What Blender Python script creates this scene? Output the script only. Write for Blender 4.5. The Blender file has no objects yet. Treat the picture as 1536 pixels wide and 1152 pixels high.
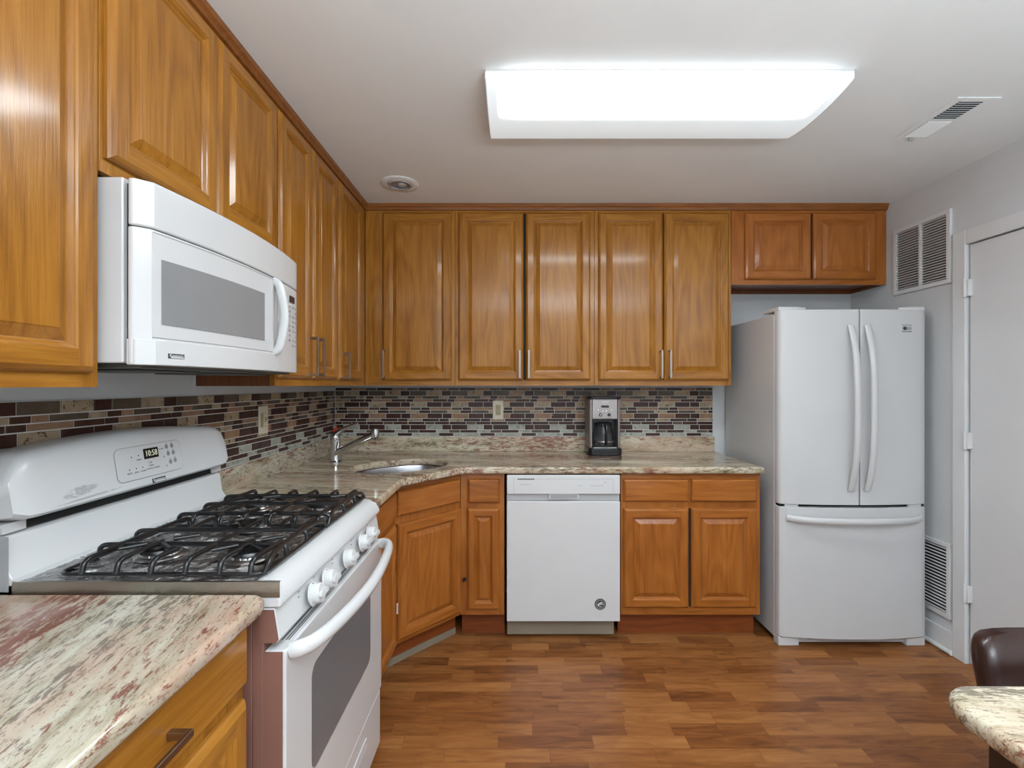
import bpy, bmesh, math, random
from mathutils import Vector, Matrix, noise as mnoise
random.seed(7)
R = math.radians
scene = bpy.context.scene
C = scene.collection

# ------------------------------------------------------------------ camera, light, exposure
F_PX = 726.0
H = 1.36                       # eye height
cam_d = bpy.data.cameras.new('camera')
cam = bpy.data.objects.new('camera', cam_d); C.objects.link(cam)
cam_d.sensor_fit = 'HORIZONTAL'; cam_d.sensor_width = 36.0
cam_d.lens = 36.0 * F_PX / 1536.0
cam_d.shift_y = -1.0 / 1536.0 * -1
cam_d.clip_start = 0.05
cam.location = (0, 0, H); cam.rotation_euler = (R(90), 0, 0)
scene.camera = cam

scene.view_settings.view_transform = 'Standard'
scene.view_settings.look = 'None'
scene.view_settings.exposure = 0.51
scene.view_settings.gamma = 1.0
scene.view_settings.use_curve_mapping = False

LENS_PEAK = 23.0               # peak of the lens glow painted on the near half
WINDOW_W = 62.0                # daylight through the rear window
world = bpy.data.worlds.new('world'); scene.world = world
world.use_nodes = True
bgn = world.node_tree.nodes['Background']
bgn.inputs['Color'].default_value = (0.86, 0.94, 1.0, 1)   # daylight of the open room behind the camera
bgn.inputs['Strength'].default_value = 0.9

ROOM_Y0 = -1.3
def area_light(name, loc, rot, sx, sy, power, col):
    l = bpy.data.lights.new(name, 'AREA'); l.shape = 'RECTANGLE'; l.size = sx; l.size_y = sy
    l.energy = power; l.color = col
    o = bpy.data.objects.new(name, l); C.objects.link(o); o.location = loc; o.rotation_euler = rot
    return o
area_light('ceiling_fill', (0.7, -0.75, 1.75), (R(180), 0, 0), 1.6, 0.9, 116.0, (0.88, 0.95, 1.0))   # added fill lamp behind the camera, aimed up to brighten the ceiling

# ------------------------------------------------------------------ node helpers
class NT:
    def __init__(s, name):
        s.m = bpy.data.materials.new(name); s.m.use_nodes = True
        s.t = s.m.node_tree; s.n = s.t.nodes; s.b = s.n['Principled BSDF']
    def add(s, typ, **kw):
        nd = s.n.new(typ)
        for k, v in kw.items(): setattr(nd, k, v)
        return nd
    def set(s, sock, v):
        if isinstance(v, bpy.types.NodeSocket): s.t.links.new(v, sock)
        elif isinstance(v, (tuple, list)) and len(v) == 3 and sock.type == 'RGBA': sock.default_value = (*v, 1)
        else: sock.default_value = v
    def P(s, **kw):
        for k, v in kw.items(): s.set(s.b.inputs[k.replace('_', ' ')], v)
    def math(s, op, a, b=0.0, c=None, clamp=False):
        nd = s.add('ShaderNodeMath', operation=op); nd.use_clamp = clamp
        s.set(nd.inputs[0], a); s.set(nd.inputs[1], b)
        if c is not None: s.set(nd.inputs[2], c)
        return nd.outputs[0]
    def vmath(s, op, a, b):
        nd = s.add('ShaderNodeVectorMath', operation=op)
        s.set(nd.inputs[0], a); s.set(nd.inputs[1], b)
        return nd.outputs[0]
    def noise(s, vec, scale=5, detail=4, rough=0.5, dist=0.0):
        nd = s.add('ShaderNodeTexNoise'); s.set(nd.inputs['Vector'], vec)
        nd.inputs['Scale'].default_value = scale; nd.inputs['Detail'].default_value = detail
        nd.inputs['Roughness'].default_value = rough; nd.inputs['Distortion'].default_value = dist
        return nd.outputs['Fac']
    def ramp(s, fac, stops, interp='LINEAR'):
        nd = s.add('ShaderNodeValToRGB'); nd.color_ramp.interpolation = interp
        el = nd.color_ramp.elements
        while len(el) < len(stops): el.new(0.5)
        for e, (p, c) in zip(el, stops):
            e.position = p; e.color = (*c, 1) if len(c) == 3 else c
        s.set(nd.inputs[0], fac); return nd.outputs['Color']
    def mix(s, fac, a, b, mode='MIX'):
        nd = s.add('ShaderNodeMix', data_type='RGBA', blend_type=mode)
        s.set(nd.inputs[0], fac); s.set(nd.inputs[6], a); s.set(nd.inputs[7], b)
        return nd.outputs[2]
    def coord(s, which='Object'):
        return s.add('ShaderNodeTexCoord').outputs[which]
    def mapping(s, vec, scale=(1, 1, 1), rot=(0, 0, 0), loc=(0, 0, 0)):
        nd = s.add('ShaderNodeMapping'); s.set(nd.inputs['Vector'], vec)
        nd.inputs['Scale'].default_value = scale; nd.inputs['Rotation'].default_value = rot
        nd.inputs['Location'].default_value = loc
        return nd.outputs[0]
    def sep(s, vec):
        nd = s.add('ShaderNodeSeparateXYZ'); s.set(nd.inputs[0], vec); return nd.outputs
    def comb(s, x, y, z):
        nd = s.add('ShaderNodeCombineXYZ')
        for i, v in enumerate((x, y, z)): s.set(nd.inputs[i], v)
        return nd.outputs[0]
    def bump(s, h, strength=0.2, dist=0.01):
        nd = s.add('ShaderNodeBump'); s.set(nd.inputs['Height'], h)
        nd.inputs['Strength'].default_value = strength; nd.inputs['Distance'].default_value = dist
        s.set(s.b.inputs['Normal'], nd.outputs[0])

def plain(name, col, rough=0.5, metal=0.0, coat=0.0, var=0.03, scale=6.0, bump=0.0, spec=0.5, bscale=60):
    t = NT(name)
    co = t.coord()
    n = t.noise(co, scale, 3)
    a = tuple(max(0, c * (1 - var)) for c in col); b = tuple(min(1, c * (1 + var)) for c in col)
    t.P(Base_Color=t.ramp(n, [(0.35, a), (0.65, b)]), Roughness=rough, Metallic=metal)
    t.b.inputs['Coat Weight'].default_value = coat
    t.b.inputs['Coat Roughness'].default_value = 0.12
    t.b.inputs['Specular IOR Level'].default_value = spec
    if bump: t.bump(t.noise(co, bscale, 3), bump, 0.004)
    return t.m

def oak(name, axis, dark, mid, light, rough=0.32):
    t = NT(name)
    co = t.coord()
    oi = t.add('ShaderNodeObjectInfo')
    rv = t.vmath('SCALE', t.comb(1.0, 0.7, 1.3), (0, 0, 0))
    rv.node.inputs['Scale'].default_value = 1.0
    t.set(rv.node.inputs['Scale'], t.math('MULTIPLY', oi.outputs['Random'], 37.0))
    co = t.vmath('ADD', co, rv)
    al, ac = 0.30, 1.0
    sc = {'z': (ac, ac, al * 0.55), 'x': (al * 0.55, ac, ac), 'y': (ac, al * .55, ac)}[axis]
    v = t.mapping(co, sc)
    n = t.noise(v, 4.5, 2, 0.45)
    rings = t.math('PINGPONG', t.math('MULTIPLY', n, 15.0), 0.5)
    rings = t.math('MULTIPLY', rings, 2.0)
    fs = {'z': (170, 170, 6), 'x': (6, 170, 170), 'y': (170, 6, 170)}[axis]
    fib = t.noise(t.mapping(co, fs), 1.0, 3, 0.6)
    ms = {'z': (34, 34, 1.6), 'x': (1.6, 34, 34), 'y': (34, 1.6, 34)}[axis]
    med = t.noise(t.mapping(co, ms), 1.0, 3, 0.55)
    big = t.noise(co, 2.2, 2)
    f = t.math('ADD', t.math('MULTIPLY', rings, 0.13), t.math('MULTIPLY', fib, 0.44))
    f = t.math('ADD', f, t.math('MULTIPLY', med, 0.34))
    f = t.math('ADD', f, t.math('MULTIPLY', t.math('SUBTRACT', big, 0.5), 0.35))
    col = t.ramp(f, [(0.22, dark), (0.45, mid), (0.72, light)])
    t.P(Base_Color=col, Roughness=rough)
    t.b.inputs['Specular IOR Level'].default_value = 0.25
    t.b.inputs['Coat Weight'].default_value = 0.42
    t.b.inputs['Coat Roughness'].default_value = 0.12
    t.bump(t.math('ADD', t.math('MULTIPLY', rings, 0.5), fib), 0.40, 0.002)
    return t.m

OD, OM, OL = (0.200, 0.070, 0.008), (0.350, 0.140, 0.016), (0.470, 0.215, 0.036)
M = {}
M['oak_z'] = oak('honey_oak_upright', 'z', OD, OM, OL)
M['oak_x'] = oak('honey_oak_crosswise', 'x', OD, OM, OL)
WD, WM, WL = (0.215, 0.062, 0.009), (0.350, 0.112, 0.018), (0.460, 0.170, 0.034)  # same oak, with the warmer light on these cabinets put into its colour
M['oakw_z'] = oak('warm_lit_oak_upright', 'z', WD, WM, WL)
M['oakw_x'] = oak('warm_lit_oak_crosswise', 'x', WD, WM, WL)
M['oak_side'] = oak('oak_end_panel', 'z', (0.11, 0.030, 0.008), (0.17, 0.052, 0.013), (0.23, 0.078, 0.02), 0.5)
M['toe'] = oak('toe_kick_oak', 'x', (0.16, 0.035, 0.007), (0.235, 0.056, 0.011), (0.30, 0.085, 0.018), 0.5)
M['crown'] = oak('crown_oak', 'x', (0.16, 0.050, 0.009), (0.24, 0.080, 0.015), (0.32, 0.12, 0.025), 0.4)
M['white'] = plain('white_enamel', (0.64, 0.645, 0.65), 0.18, coat=0.3, var=0.01)
M['fridge'] = plain('white_fridge_enamel', (0.575, 0.575, 0.58), 0.33, coat=0.15, var=0.01)
M['whitep'] = plain('white_plastic', (0.61, 0.61, 0.615), 0.35, var=0.01)
M['knobp'] = plain('knob_plastic', (0.60, 0.60, 0.60), 0.35, var=0.01)
M['greyp'] = plain('grey_plastic', (0.34, 0.34, 0.35), 0.4, var=0.02)
M['lgrey'] = plain('light_grey_plastic', (0.48, 0.48, 0.49), 0.35, var=0.02)
M['black'] = plain('black_plastic', (0.012, 0.012, 0.013), 0.25, var=0.1)
M['gap'] = plain('gap_shade', (0.01, 0.01, 0.01), 0.8, var=0.1)  # black standing in for the shade in gaps, slots and recesses
M['ink'] = plain('dark_print', (0.06, 0.06, 0.065), 0.6, var=0.05)
M['inkl'] = plain('grey_print', (0.26, 0.26, 0.27), 0.6, var=0.05)
M['iron'] = plain('black_cast_iron', (0.009, 0.009, 0.010), 0.32, coat=0.25, var=0.2, bump=0.15)
M['chrome'] = plain('chrome', (0.62, 0.62, 0.62), 0.10, metal=1.0, var=0.02)
M['nickel'] = plain('brushed_nickel', (0.34, 0.28, 0.24), 0.30, metal=1.0, var=0.05)
M['steel'] = plain('brushed_steel', (0.52, 0.50, 0.49), 0.32, metal=1.0, var=0.05)
M['steeld'] = plain('dark_brushed_steel', (0.38, 0.34, 0.33), 0.42, metal=0.85, var=0.05)
M['brownside'] = plain('brown_side_panel', (0.235, 0.115, 0.088), 0.45, var=0.06)
M['ovenglass'] = plain('oven_glass', (0.150, 0.156, 0.168), 0.28, coat=0.0, var=0.03)
M['mwglass'] = plain('microwave_window', (0.25, 0.255, 0.265), 0.16, coat=0.3, var=0.02)
M['ceil'] = plain('ceiling_paint', (0.82, 0.855, 0.87), 0.9, var=0.01, bump=0.05, bscale=120)
M['wall'] = plain('wall_paint', (0.62, 0.63, 0.64), 0.75, var=0.015, bump=0.05, bscale=90)
M['trimp'] = plain('trim_paint', (0.68, 0.685, 0.69), 0.45, var=0.015)
M['doorp'] = plain('door_paint', (0.66, 0.66, 0.665), 0.5, var=0.015)
M['grout'] = plain('grout', (0.68, 0.68, 0.64), 0.8, var=0.05)
M['ivory'] = plain('ivory_plastic', (0.72, 0.65, 0.52), 0.4, var=0.03)
M['ivoryd'] = plain('almond_plastic', (0.42, 0.36, 0.20), 0.4, var=0.03)
M['red'] = plain('red_lacquer', (0.38, 0.045, 0.02), 0.3, var=0.15)
M['leather'] = plain('brown_leather', (0.030, 0.011, 0.008), 0.30, coat=0.12, var=0.2, bump=0.12, bscale=140)
M['darkwood'] = plain('dark_table_leg', (0.035, 0.022, 0.017), 0.35, var=0.2)
M['filter'] = plain('dark_filter', (0.10, 0.07, 0.06), 0.9, var=0.6, scale=9)
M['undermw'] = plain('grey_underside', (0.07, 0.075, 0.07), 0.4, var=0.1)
M['kick'] = plain('dusty_grey_kick', (0.27, 0.225, 0.165), 0.5, var=0.08)
M['glasscoat'] = None
t = NT('carafe_glass'); t.P(Base_Color=(0.9, 0.92, 0.95), Roughness=0.03, IOR=1.45)
t.b.inputs['Transmission Weight'].default_value = 1.0; M['glass'] = t.m
t = NT('display_digits'); t.P(Base_Color=(0.5, 0.52, 0.4), Roughness=0.4, Emission_Color=(0.75, 0.8, 0.55)); t.b.inputs['Emission Strength'].default_value = 0.18
M['digits'] = t.m

t = NT('scuffed_white_enamel')
s_ = t.sep(t.coord())
nz = t.noise(t.mapping(t.coord(), (1, 30, 90)), 1.0, 5, 0.7)
def ell(cy, cz, ry_, rz_, k):
    a = t.math('DIVIDE', t.math('SUBTRACT', s_[1], cy), ry_)
    b_ = t.math('SUBTRACT', t.math('SUBTRACT', s_[2], cz), t.math('MULTIPLY', t.math('SUBTRACT', s_[1], cy), k))
    b_ = t.math('DIVIDE', b_, rz_)
    return t.math('SUBTRACT', 1.0, t.math('ADD', t.math('MULTIPLY', a, a), t.math('MULTIPLY', b_, b_)), clamp=True)
sc1 = ell(1.165, 1.105, .055, .014, .12); sc2 = ell(1.19, 1.086, .12, .0035, .03)
mk = t.math('MAXIMUM', t.math('MULTIPLY', sc1, 1.3), sc2)
mk = t.ramp(t.math('MULTIPLY', mk, t.math('SUBTRACT', t.math('MULTIPLY', nz, 3.2), 1.1)), [(0.10, (0, 0, 0)), (0.42, (1, 1, 1))])
t.P(Base_Color=t.mix(t.math('MULTIPLY', mk, 0.6), (0.64, 0.645, 0.65), (0.30, 0.30, 0.31)), Roughness=0.2)
M['console'] = t.m

def granite(name, streak_axis, seed):
    t = NT(name)
    co = t.mapping(t.coord(), (1, 1, 1), (0, 0, R(8 if streak_axis == 'x' else -12)), (seed, seed * 1.7, 0))
    sx = (0.22, 1, 1) if streak_axis == 'x' else (1, 0.22, 1)
    v = t.mapping(co, sx)
    v2 = t.mapping(co, (0.42, 1, 1) if streak_axis == 'x' else (1, 0.42, 1))
    long = t.mapping(co, (0.10, 1, 1) if streak_axis == 'x' else (1, 0.13, 1))
    n1 = t.noise(v, 17, 8, 0.72, 0.2)
    n2 = t.noise(long, 22, 6, 0.7, 0.1)
    base = t.ramp(t.math('ADD', t.math('MULTIPLY', n1, 0.55), t.math('MULTIPLY', n2, 0.45)),
                  [(0.37, (0.22, 0.165, 0.105)), (0.44, (0.40, 0.345, 0.225)), (0.50, (0.56, 0.50, 0.365)), (0.60, (0.68, 0.645, 0.51))] if streak_axis == 'x' else
                  [(0.37, (0.22, 0.165, 0.105)), (0.45, (0.38, 0.335, 0.24)), (0.52, (0.51, 0.47, 0.37)), (0.62, (0.62, 0.60, 0.51))])
    zone = t.noise(long, 5.0, 3, 0.5)
    pz = t.noise(v, 5.5, 4, 0.6)
    peach = t.ramp(t.math('ADD', t.math('MULTIPLY', pz, 0.6), t.math('MULTIPLY', n1, 0.4)), [(0.47, (0, 0, 0)), (0.60, (1, 1, 1))])
    col = t.mix(t.math('MULTIPLY', peach, 0.45 if streak_axis == 'x' else 0.75), base, (0.45, 0.235, 0.155))
    a = t.noise(v, 80, 7, 0.78, 0.15)
    vein = t.ramp(t.math('ADD', t.math('MULTIPLY', a, 0.62), t.math('MULTIPLY', zone, 0.38)), [(0.518, (0, 0, 0)), (0.560, (1, 1, 1))])
    col = t.mix(t.math('MULTIPLY', vein, 0.85), col, (0.185, 0.045, 0.028))
    zone2 = t.noise(t.mapping(long, (1, 1, 1), loc=(9.3, 4.2, 1)), 9.0, 3, 0.5)
    g = t.noise(t.mapping(v, (1, 1, 1), loc=(5.3, 2.2, 1)), 100, 6, 0.75, 0.1)
    grey = t.ramp(t.math('ADD', t.math('MULTIPLY', g, 0.62), t.math('MULTIPLY', zone2, 0.48)), [(0.588, (0, 0, 0)), (0.635, (1, 1, 1))])
    col = t.mix(t.math('MULTIPLY', grey, 0.75), col, (0.10, 0.075, 0.055))
    sp = t.noise(v2, 190, 3, 0.6)
    spk = t.ramp(sp, [(0.60, (0, 0, 0)), (0.66, (1, 1, 1))])
    col = t.mix(t.math('MULTIPLY', spk, 0.55), col, (0.16, 0.085, 0.05))
    t.P(Base_Color=col, Roughness=0.12)
    t.b.inputs['Coat Weight'].default_value = 0.12; t.b.inputs['Coat Roughness'].default_value = 0.05
    return t.m
M['granite_x'] = granite('veined_granite_crosswise', 'x', 1.3)
M['granite_y'] = granite('veined_granite_lengthwise', 'y', 4.1)

def tile_mat(name, a, b, spots=None, sc=70, rough=0.16, thr=0.60):
    t = NT(name)
    co = t.coord()
    col = t.ramp(t.noise(co, 22, 4, 0.6), [(0.35, a), (0.65, b)])
    if spots:
        s = t.ramp(t.noise(co, sc, 4, 0.65, 0.5), [(thr, (0, 0, 0)), (thr + 0.04, (1, 1, 1))])
        col = t.mix(t.math('MULTIPLY', s, 0.85), col, spots)
    t.P(Base_Color=col, Roughness=rough + .12)
    t.b.inputs['Specular IOR Level'].default_value = 0.28
    return t.m
TM = [
    tile_mat('dark_brown_glass_tile', (0.040, 0.016, 0.012), (0.066, 0.028, 0.021)),
    tile_mat('brown_marble_tile', (0.050, 0.019, 0.012), (0.085, 0.034, 0.022), (0.32, 0.25, 0.2), 18, thr=0.62),
    tile_mat('taupe_tile', (0.088, 0.064, 0.044), (0.125, 0.094, 0.066)),
    tile_mat('tan_stone_tile', (0.27, 0.150, 0.090), (0.38, 0.225, 0.14), (0.12, 0.06, 0.03), 60, 0.35, 0.64),
    tile_mat('speckled_cream_tile', (0.32, 0.24, 0.150), (0.45, 0.35, 0.24), (0.09, 0.04, 0.025), 48, 0.3, 0.57),
    tile_mat('pale_stone_tile', (0.30, 0.30, 0.25), (0.42, 0.42, 0.36), (0.06, 0.035, 0.035), 42, 0.3, 0.60),
]
# floor
t = NT('laminate_floor')
co = t.coord()
s_ = t.sep(co)
ROW = 0.067
row = t.math('FLOOR', t.math('DIVIDE', s_[1], ROW))
wn = t.add('ShaderNodeTexWhiteNoise', noise_dimensions='1D'); t.set(wn.inputs['W'], row)
wn2 = t.add('ShaderNodeTexWhiteNoise', noise_dimensions='1D'); t.set(wn2.inputs['W'], t.math('ADD', row, 91.7))
L = t.math('MULTIPLY_ADD', wn2.outputs['Value'], 0.22, 0.17)
xo = t.math('ADD', s_[0], t.math('MULTIPLY', wn.outputs['Value'], 9.0))
cell = t.math('DIVIDE', xo, L)
colf = t.math('FLOOR', cell)
wn3 = t.add('ShaderNodeTexWhiteNoise', noise_dimensions='2D'); t.set(wn3.inputs['Vector'], t.comb(row, colf, 0))
rid = wn3.outputs['Value']
gv = t.comb(t.math('ADD', s_[0], t.math('MULTIPLY', rid, 31)), t.math('MULTIPLY', s_[1], 7.0), rid)
gr = t.noise(gv, 5.0, 5, 0.6, 0.8)
gf = t.noise(t.comb(t.math('MULTIPLY', s_[0], 6), t.math('MULTIPLY', s_[1], 150), rid), 1.0, 3, 0.6)
knot = t.noise(t.comb(t.math('ADD', s_[0], t.math('MULTIPLY', rid, 13)), t.math('MULTIPLY', s_[1], 3.0), rid), 3.6, 3, 0.5, 0.6)
f = t.math('ADD', t.math('MULTIPLY', rid, 0.25), t.math('MULTIPLY', gr, 0.62))
f = t.math('ADD', f, t.math('MULTIPLY', gf, 0.14))
col = t.ramp(f, [(0.26, (0.100, 0.030, 0.009)), (0.45, (0.225, 0.080, 0.022)), (0.62, (0.325, 0.130, 0.038)), (0.82, (0.43, 0.195, 0.068))])
kn = t.ramp(knot, [(0.60, (0, 0, 0)), (0.74, (1, 1, 1))])
col = t.mix(t.math('MULTIPLY', kn, 0.6), col, (0.055, 0.02, 0.01))
ry = t.math('FRACT', t.math('DIVIDE', s_[1], ROW))
seam = t.math('LESS_THAN', ry, 0.025)
rx = t.math('FRACT', cell)
seam2 = t.math('LESS_THAN', rx, 0.006)
sm = t.math('MAXIMUM', seam, seam2)
col = t.mix(t.math('MULTIPLY', sm, 0.35), col, (0.04, 0.015, 0.01))
t.P(Base_Color=col, Roughness=0.33)
t.b.inputs['Specular IOR Level'].default_value = 0.3
M['floor'] = t.m
# crinkled foil
t = NT('crinkled_foil')
co = t.coord()
v = t.add('ShaderNodeTexVoronoi'); t.set(v.inputs['Vector'], co); v.inputs['Scale'].default_value = 26
n = t.noise(co, 30, 5, 0.7, 1.2)
t.P(Base_Color=(0.60, 0.60, 0.61), Roughness=0.14, Metallic=1.0)
t.bump(t.math('ADD', t.math('MULTIPLY', v.outputs['Distance'], 1.0), t.math('MULTIPLY', n, 1.6)), 0.75, 0.012)
M['foil'] = t.m
t = NT('smooth_foil')
t.P(Base_Color=(0.40, 0.38, 0.34), Roughness=0.3, Metallic=1.0)
t.bump(t.noise(t.mapping(t.coord(), (1, 1, 1)), 60, 4, 0.6, 0.8), 0.3, 0.004)
M['foilsmooth'] = t.m
# brushed bowl
t = NT('stainless_bowl')
t.P(Base_Color=(0.58, 0.58, 0.60), Roughness=0.22, Metallic=1.0)
M['bowl'] = t.m
# light lens: glow painted brighter on the near half, dimmer at ends and far side
t = NT('prismatic_lens')
s_ = t.sep(t.coord())
LW, LD = 1.246, 0.40
ax = t.math('ABSOLUTE', s_[0])
endf = t.math('SUBTRACT', 1.0, t.math('SMOOTH_MIN', 1.0, t.math('MAXIMUM', t.math('DIVIDE', t.math('SUBTRACT', ax, 0.49), 0.10), 0.0), 0.02))
dy = t.math('DIVIDE', t.math('ADD', s_[1], 0.104), 0.081)
bell = t.math('POWER', 2.718, t.math('MULTIPLY', t.math('MULTIPLY', t.math('MULTIPLY', dy, dy), t.math('MULTIPLY', dy, dy)), -1.0))
pk = t.math('MULTIPLY', bell, endf)
low = t.math('MULTIPLY_ADD', s_[1], -0.45, 0.43)
st = t.math('ADD', low, t.math('MULTIPLY', pk, LENS_PEAK))
wv = t.noise(t.mapping(t.coord(), (300, 300, 300)), 1.0, 1)
t.P(Base_Color=(0.5, 0.52, 0.53), Roughness=0.3, Emission_Color=(0.88, 0.965, 1.0), Emission_Strength=st)
M['lens'] = t.m

# ------------------------------------------------------------------ mesh builder
class MB:
    def __init__(s): s.v = []; s.f = []; s.m = []
    def add(s, vs, fs, mi=0):
        o = len(s.v); s.v += [tuple(p) for p in vs]
        for f in fs: s.f.append(tuple(i + o for i in f)); s.m.append(mi)
    def box(s, x0, y0, z0, x1, y1, z1, mi=0):
        x0, x1 = sorted((x0, x1)); y0, y1 = sorted((y0, y1)); z0, z1 = sorted((z0, z1))
        s.add([(x0, y0, z0), (x1, y0, z0), (x1, y1, z0), (x0, y1, z0), (x0, y0, z1), (x1, y0, z1), (x1, y1, z1), (x0, y1, z1)],
              [(0, 3, 2, 1), (4, 5, 6, 7), (0, 1, 5, 4), (1, 2, 6, 5), (2, 3, 7, 6), (3, 0, 4, 7)], mi)
        return s
    def obox(s, mat, sx, sy, sz, mi=0):
        vs = [mat @ Vector((a * sx / 2, b * sy / 2, c * sz / 2)) for c in (-1, 1) for (a, b) in ((-1, -1), (1, -1), (1, 1), (-1, 1))]
        s.add(vs, [(0, 3, 2, 1), (4, 5, 6, 7), (0, 1, 5, 4), (1, 2, 6, 5), (2, 3, 7, 6), (3, 0, 4, 7)], mi); return s
    def loft(s, rings, mi=0, closed=True, cap0=True, cap1=True):
        n = len(rings[0]); o = len(s.v)
        for r in rings: s.v += [tuple(p) for p in r]
        m = n if closed else n - 1
        for k in range(len(rings) - 1):
            for i in range(m):
                j = (i + 1) % n
                s.f.append((o + k * n + i, o + k * n + j, o + (k + 1) * n + j, o + (k + 1) * n + i)); s.m.append(mi)
        if closed and cap0: s.f.append(tuple(o + i for i in reversed(range(n)))); s.m.append(mi)
        if closed and cap1: s.f.append(tuple(o + (len(rings) - 1) * n + i for i in range(n))); s.m.append(mi)
        return s
    def tube(s, pts, r, n=10, mi=0, flat=1.0, up=None):
        pts = [Vector(p) for p in pts]; rings = []
        rr = r if isinstance(r, (list, tuple)) else [r] * len(pts)
        if len(rr) != len(pts):
            q_ = []
            for k in range(len(pts)):
                u = k / (len(pts) - 1) * (len(rr) - 1); a = min(int(u), len(rr) - 2)
                q_.append(rr[a] * (1 - u + a) + rr[a + 1] * (u - a))
            rr = q_
        pu = Vector(up) if up else None
        for k, p in enumerate(pts):
            d = (pts[min(k + 1, len(pts) - 1)] - pts[max(k - 1, 0)]).normalized()
            if pu is None:
                pu = Vector((0, 0, 1)) if abs(d.z) < 0.9 else Vector((1, 0, 0))
            a = d.cross(pu)
            if a.length < 1e-5: a = d.orthogonal()
            a.normalize(); b = a.cross(d).normalized()
            if not up: pu = b
            rings.append([p + a * math.cos(2 * math.pi * i / n) * rr[k] + b * math.sin(2 * math.pi * i / n) * rr[k] * flat for i in range(n)])
        return s.loft(rings, mi)
    def lathe(s, prof, origin=(0, 0, 0), axis='z', n=32, mi=0):
        o = Vector(origin); rings = []
        for (r, h) in prof:
            ring = []
            for i in range(n):
                a = 2 * math.pi * i / n; c, d = r * math.cos(a), r * math.sin(a)
                p = {'z': (c, d, h), 'x': (h, c, d), 'y': (d, h, c)}[axis]
                ring.append(o + Vector(p))
            rings.append(ring)
        return s.loft(rings, mi)
    def prism(s, poly, z0, z1, mi=0, axis='z'):
        def P(a, b, h): return {'z': (a, b, h), 'y': (a, h, b), 'x': (h, a, b)}[axis]
        s.loft([[P(a, b, z0) for a, b in poly], [P(a, b, z1) for a, b in poly]], mi); return s
    def build(s, name, mats, parent=None, bevel=0.0, seg=2, loc=None, rot=None, angle=35, subsurf=0, weld=False):
        me = bpy.data.meshes.new(name)
        me.from_pydata(s.v, [], s.f)
        if not isinstance(mats, (list, tuple)): mats = [mats]
        for m in mats: me.materials.append(M[m] if isinstance(m, str) else m)
        me.polygons.foreach_set('material_index', s.m)
        bm = bmesh.new(); bm.from_mesh(me)
        if weld: bmesh.ops.remove_doubles(bm, verts=bm.verts, dist=1e-5)
        bmesh.ops.recalc_face_normals(bm, faces=bm.faces)
        bm.to_mesh(me); bm.free()
        me.polygons.foreach_set('use_smooth', [True] * len(me.polygons))
        me.set_sharp_from_angle(angle=R(angle))
        me.update()
        o = bpy.data.objects.new(name, me); C.objects.link(o)
        if parent: o.parent = parent
        if loc: o.location = loc
        if rot: o.rotation_euler = rot
        if bevel:
            b = o.modifiers.new('bevel', 'BEVEL'); b.width = bevel; b.segments = seg; b.limit_method = 'ANGLE'; b.angle_limit = R(40)
            b.harden_normals = True
        if subsurf:
            b = o.modifiers.new('sub', 'SUBSURF'); b.levels = subsurf; b.render_levels = subsurf
        return o

def thing(name, label, cat, loc=(0, 0, 0), rotz=0, group=None):
    o = bpy.data.objects.new(name, None); C.objects.link(o); o.empty_display_size = 0.05
    o.location = loc; o.rotation_euler = (0, 0, rotz)
    o['label'] = label; o['category'] = cat
    if group: o['group'] = group
    return o
def tag(o, label, cat, group=None):
    o['label'] = label; o['category'] = cat
    if group: o['group'] = group
    return o
def struct(o, label=None):
    o['kind'] = 'structure'
    if label: o['label'] = label
    return o
def text(name, body, size, mat, parent, loc, rot, ext=0.0004, align='CENTER', sx=1.0):
    cu = bpy.data.curves.new(name, 'FONT'); cu.body = body; cu.size = size; cu.extrude = ext
    cu.align_x = align; cu.align_y = 'CENTER'; cu.resolution_u = 2
    tmp = bpy.data.objects.new('tmp_text', cu); C.objects.link(tmp)
    bpy.context.view_layer.update()
    me = bpy.data.meshes.new_from_object(tmp.evaluated_get(bpy.context.evaluated_depsgraph_get()))
    bpy.data.objects.remove(tmp); bpy.data.curves.remove(cu)
    me.name = name; me.materials.clear(); me.materials.append(M[mat])
    for v in me.vertices: v.co.x *= sx
    o = bpy.data.objects.new(name, me); C.objects.link(o); o.parent = parent
    o.location = loc; o.rotation_euler = rot
    return o
def rrect(x0, y0, x1, y1, r, n=5):
    pts = []
    for cx, cy, a0 in ((x1 - r, y0 + r, -90), (x1 - r, y1 - r, 0), (x0 + r, y1 - r, 90), (x0 + r, y0 + r, 180)):
        for i in range(n + 1):
            a = R(a0 + 90 * i / n); pts.append((cx + r * math.cos(a), cy + r * math.sin(a)))
    return pts
def smoothpath(pts, it=2):
    pts = [Vector(p) for p in pts]
    for _ in range(it):
        q = [pts[0]]
        for a, b in zip(pts, pts[1:]): q += [a * .75 + b * .25, a * .25 + b * .75]
        q.append(pts[-1]); pts = q
    return pts

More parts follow.
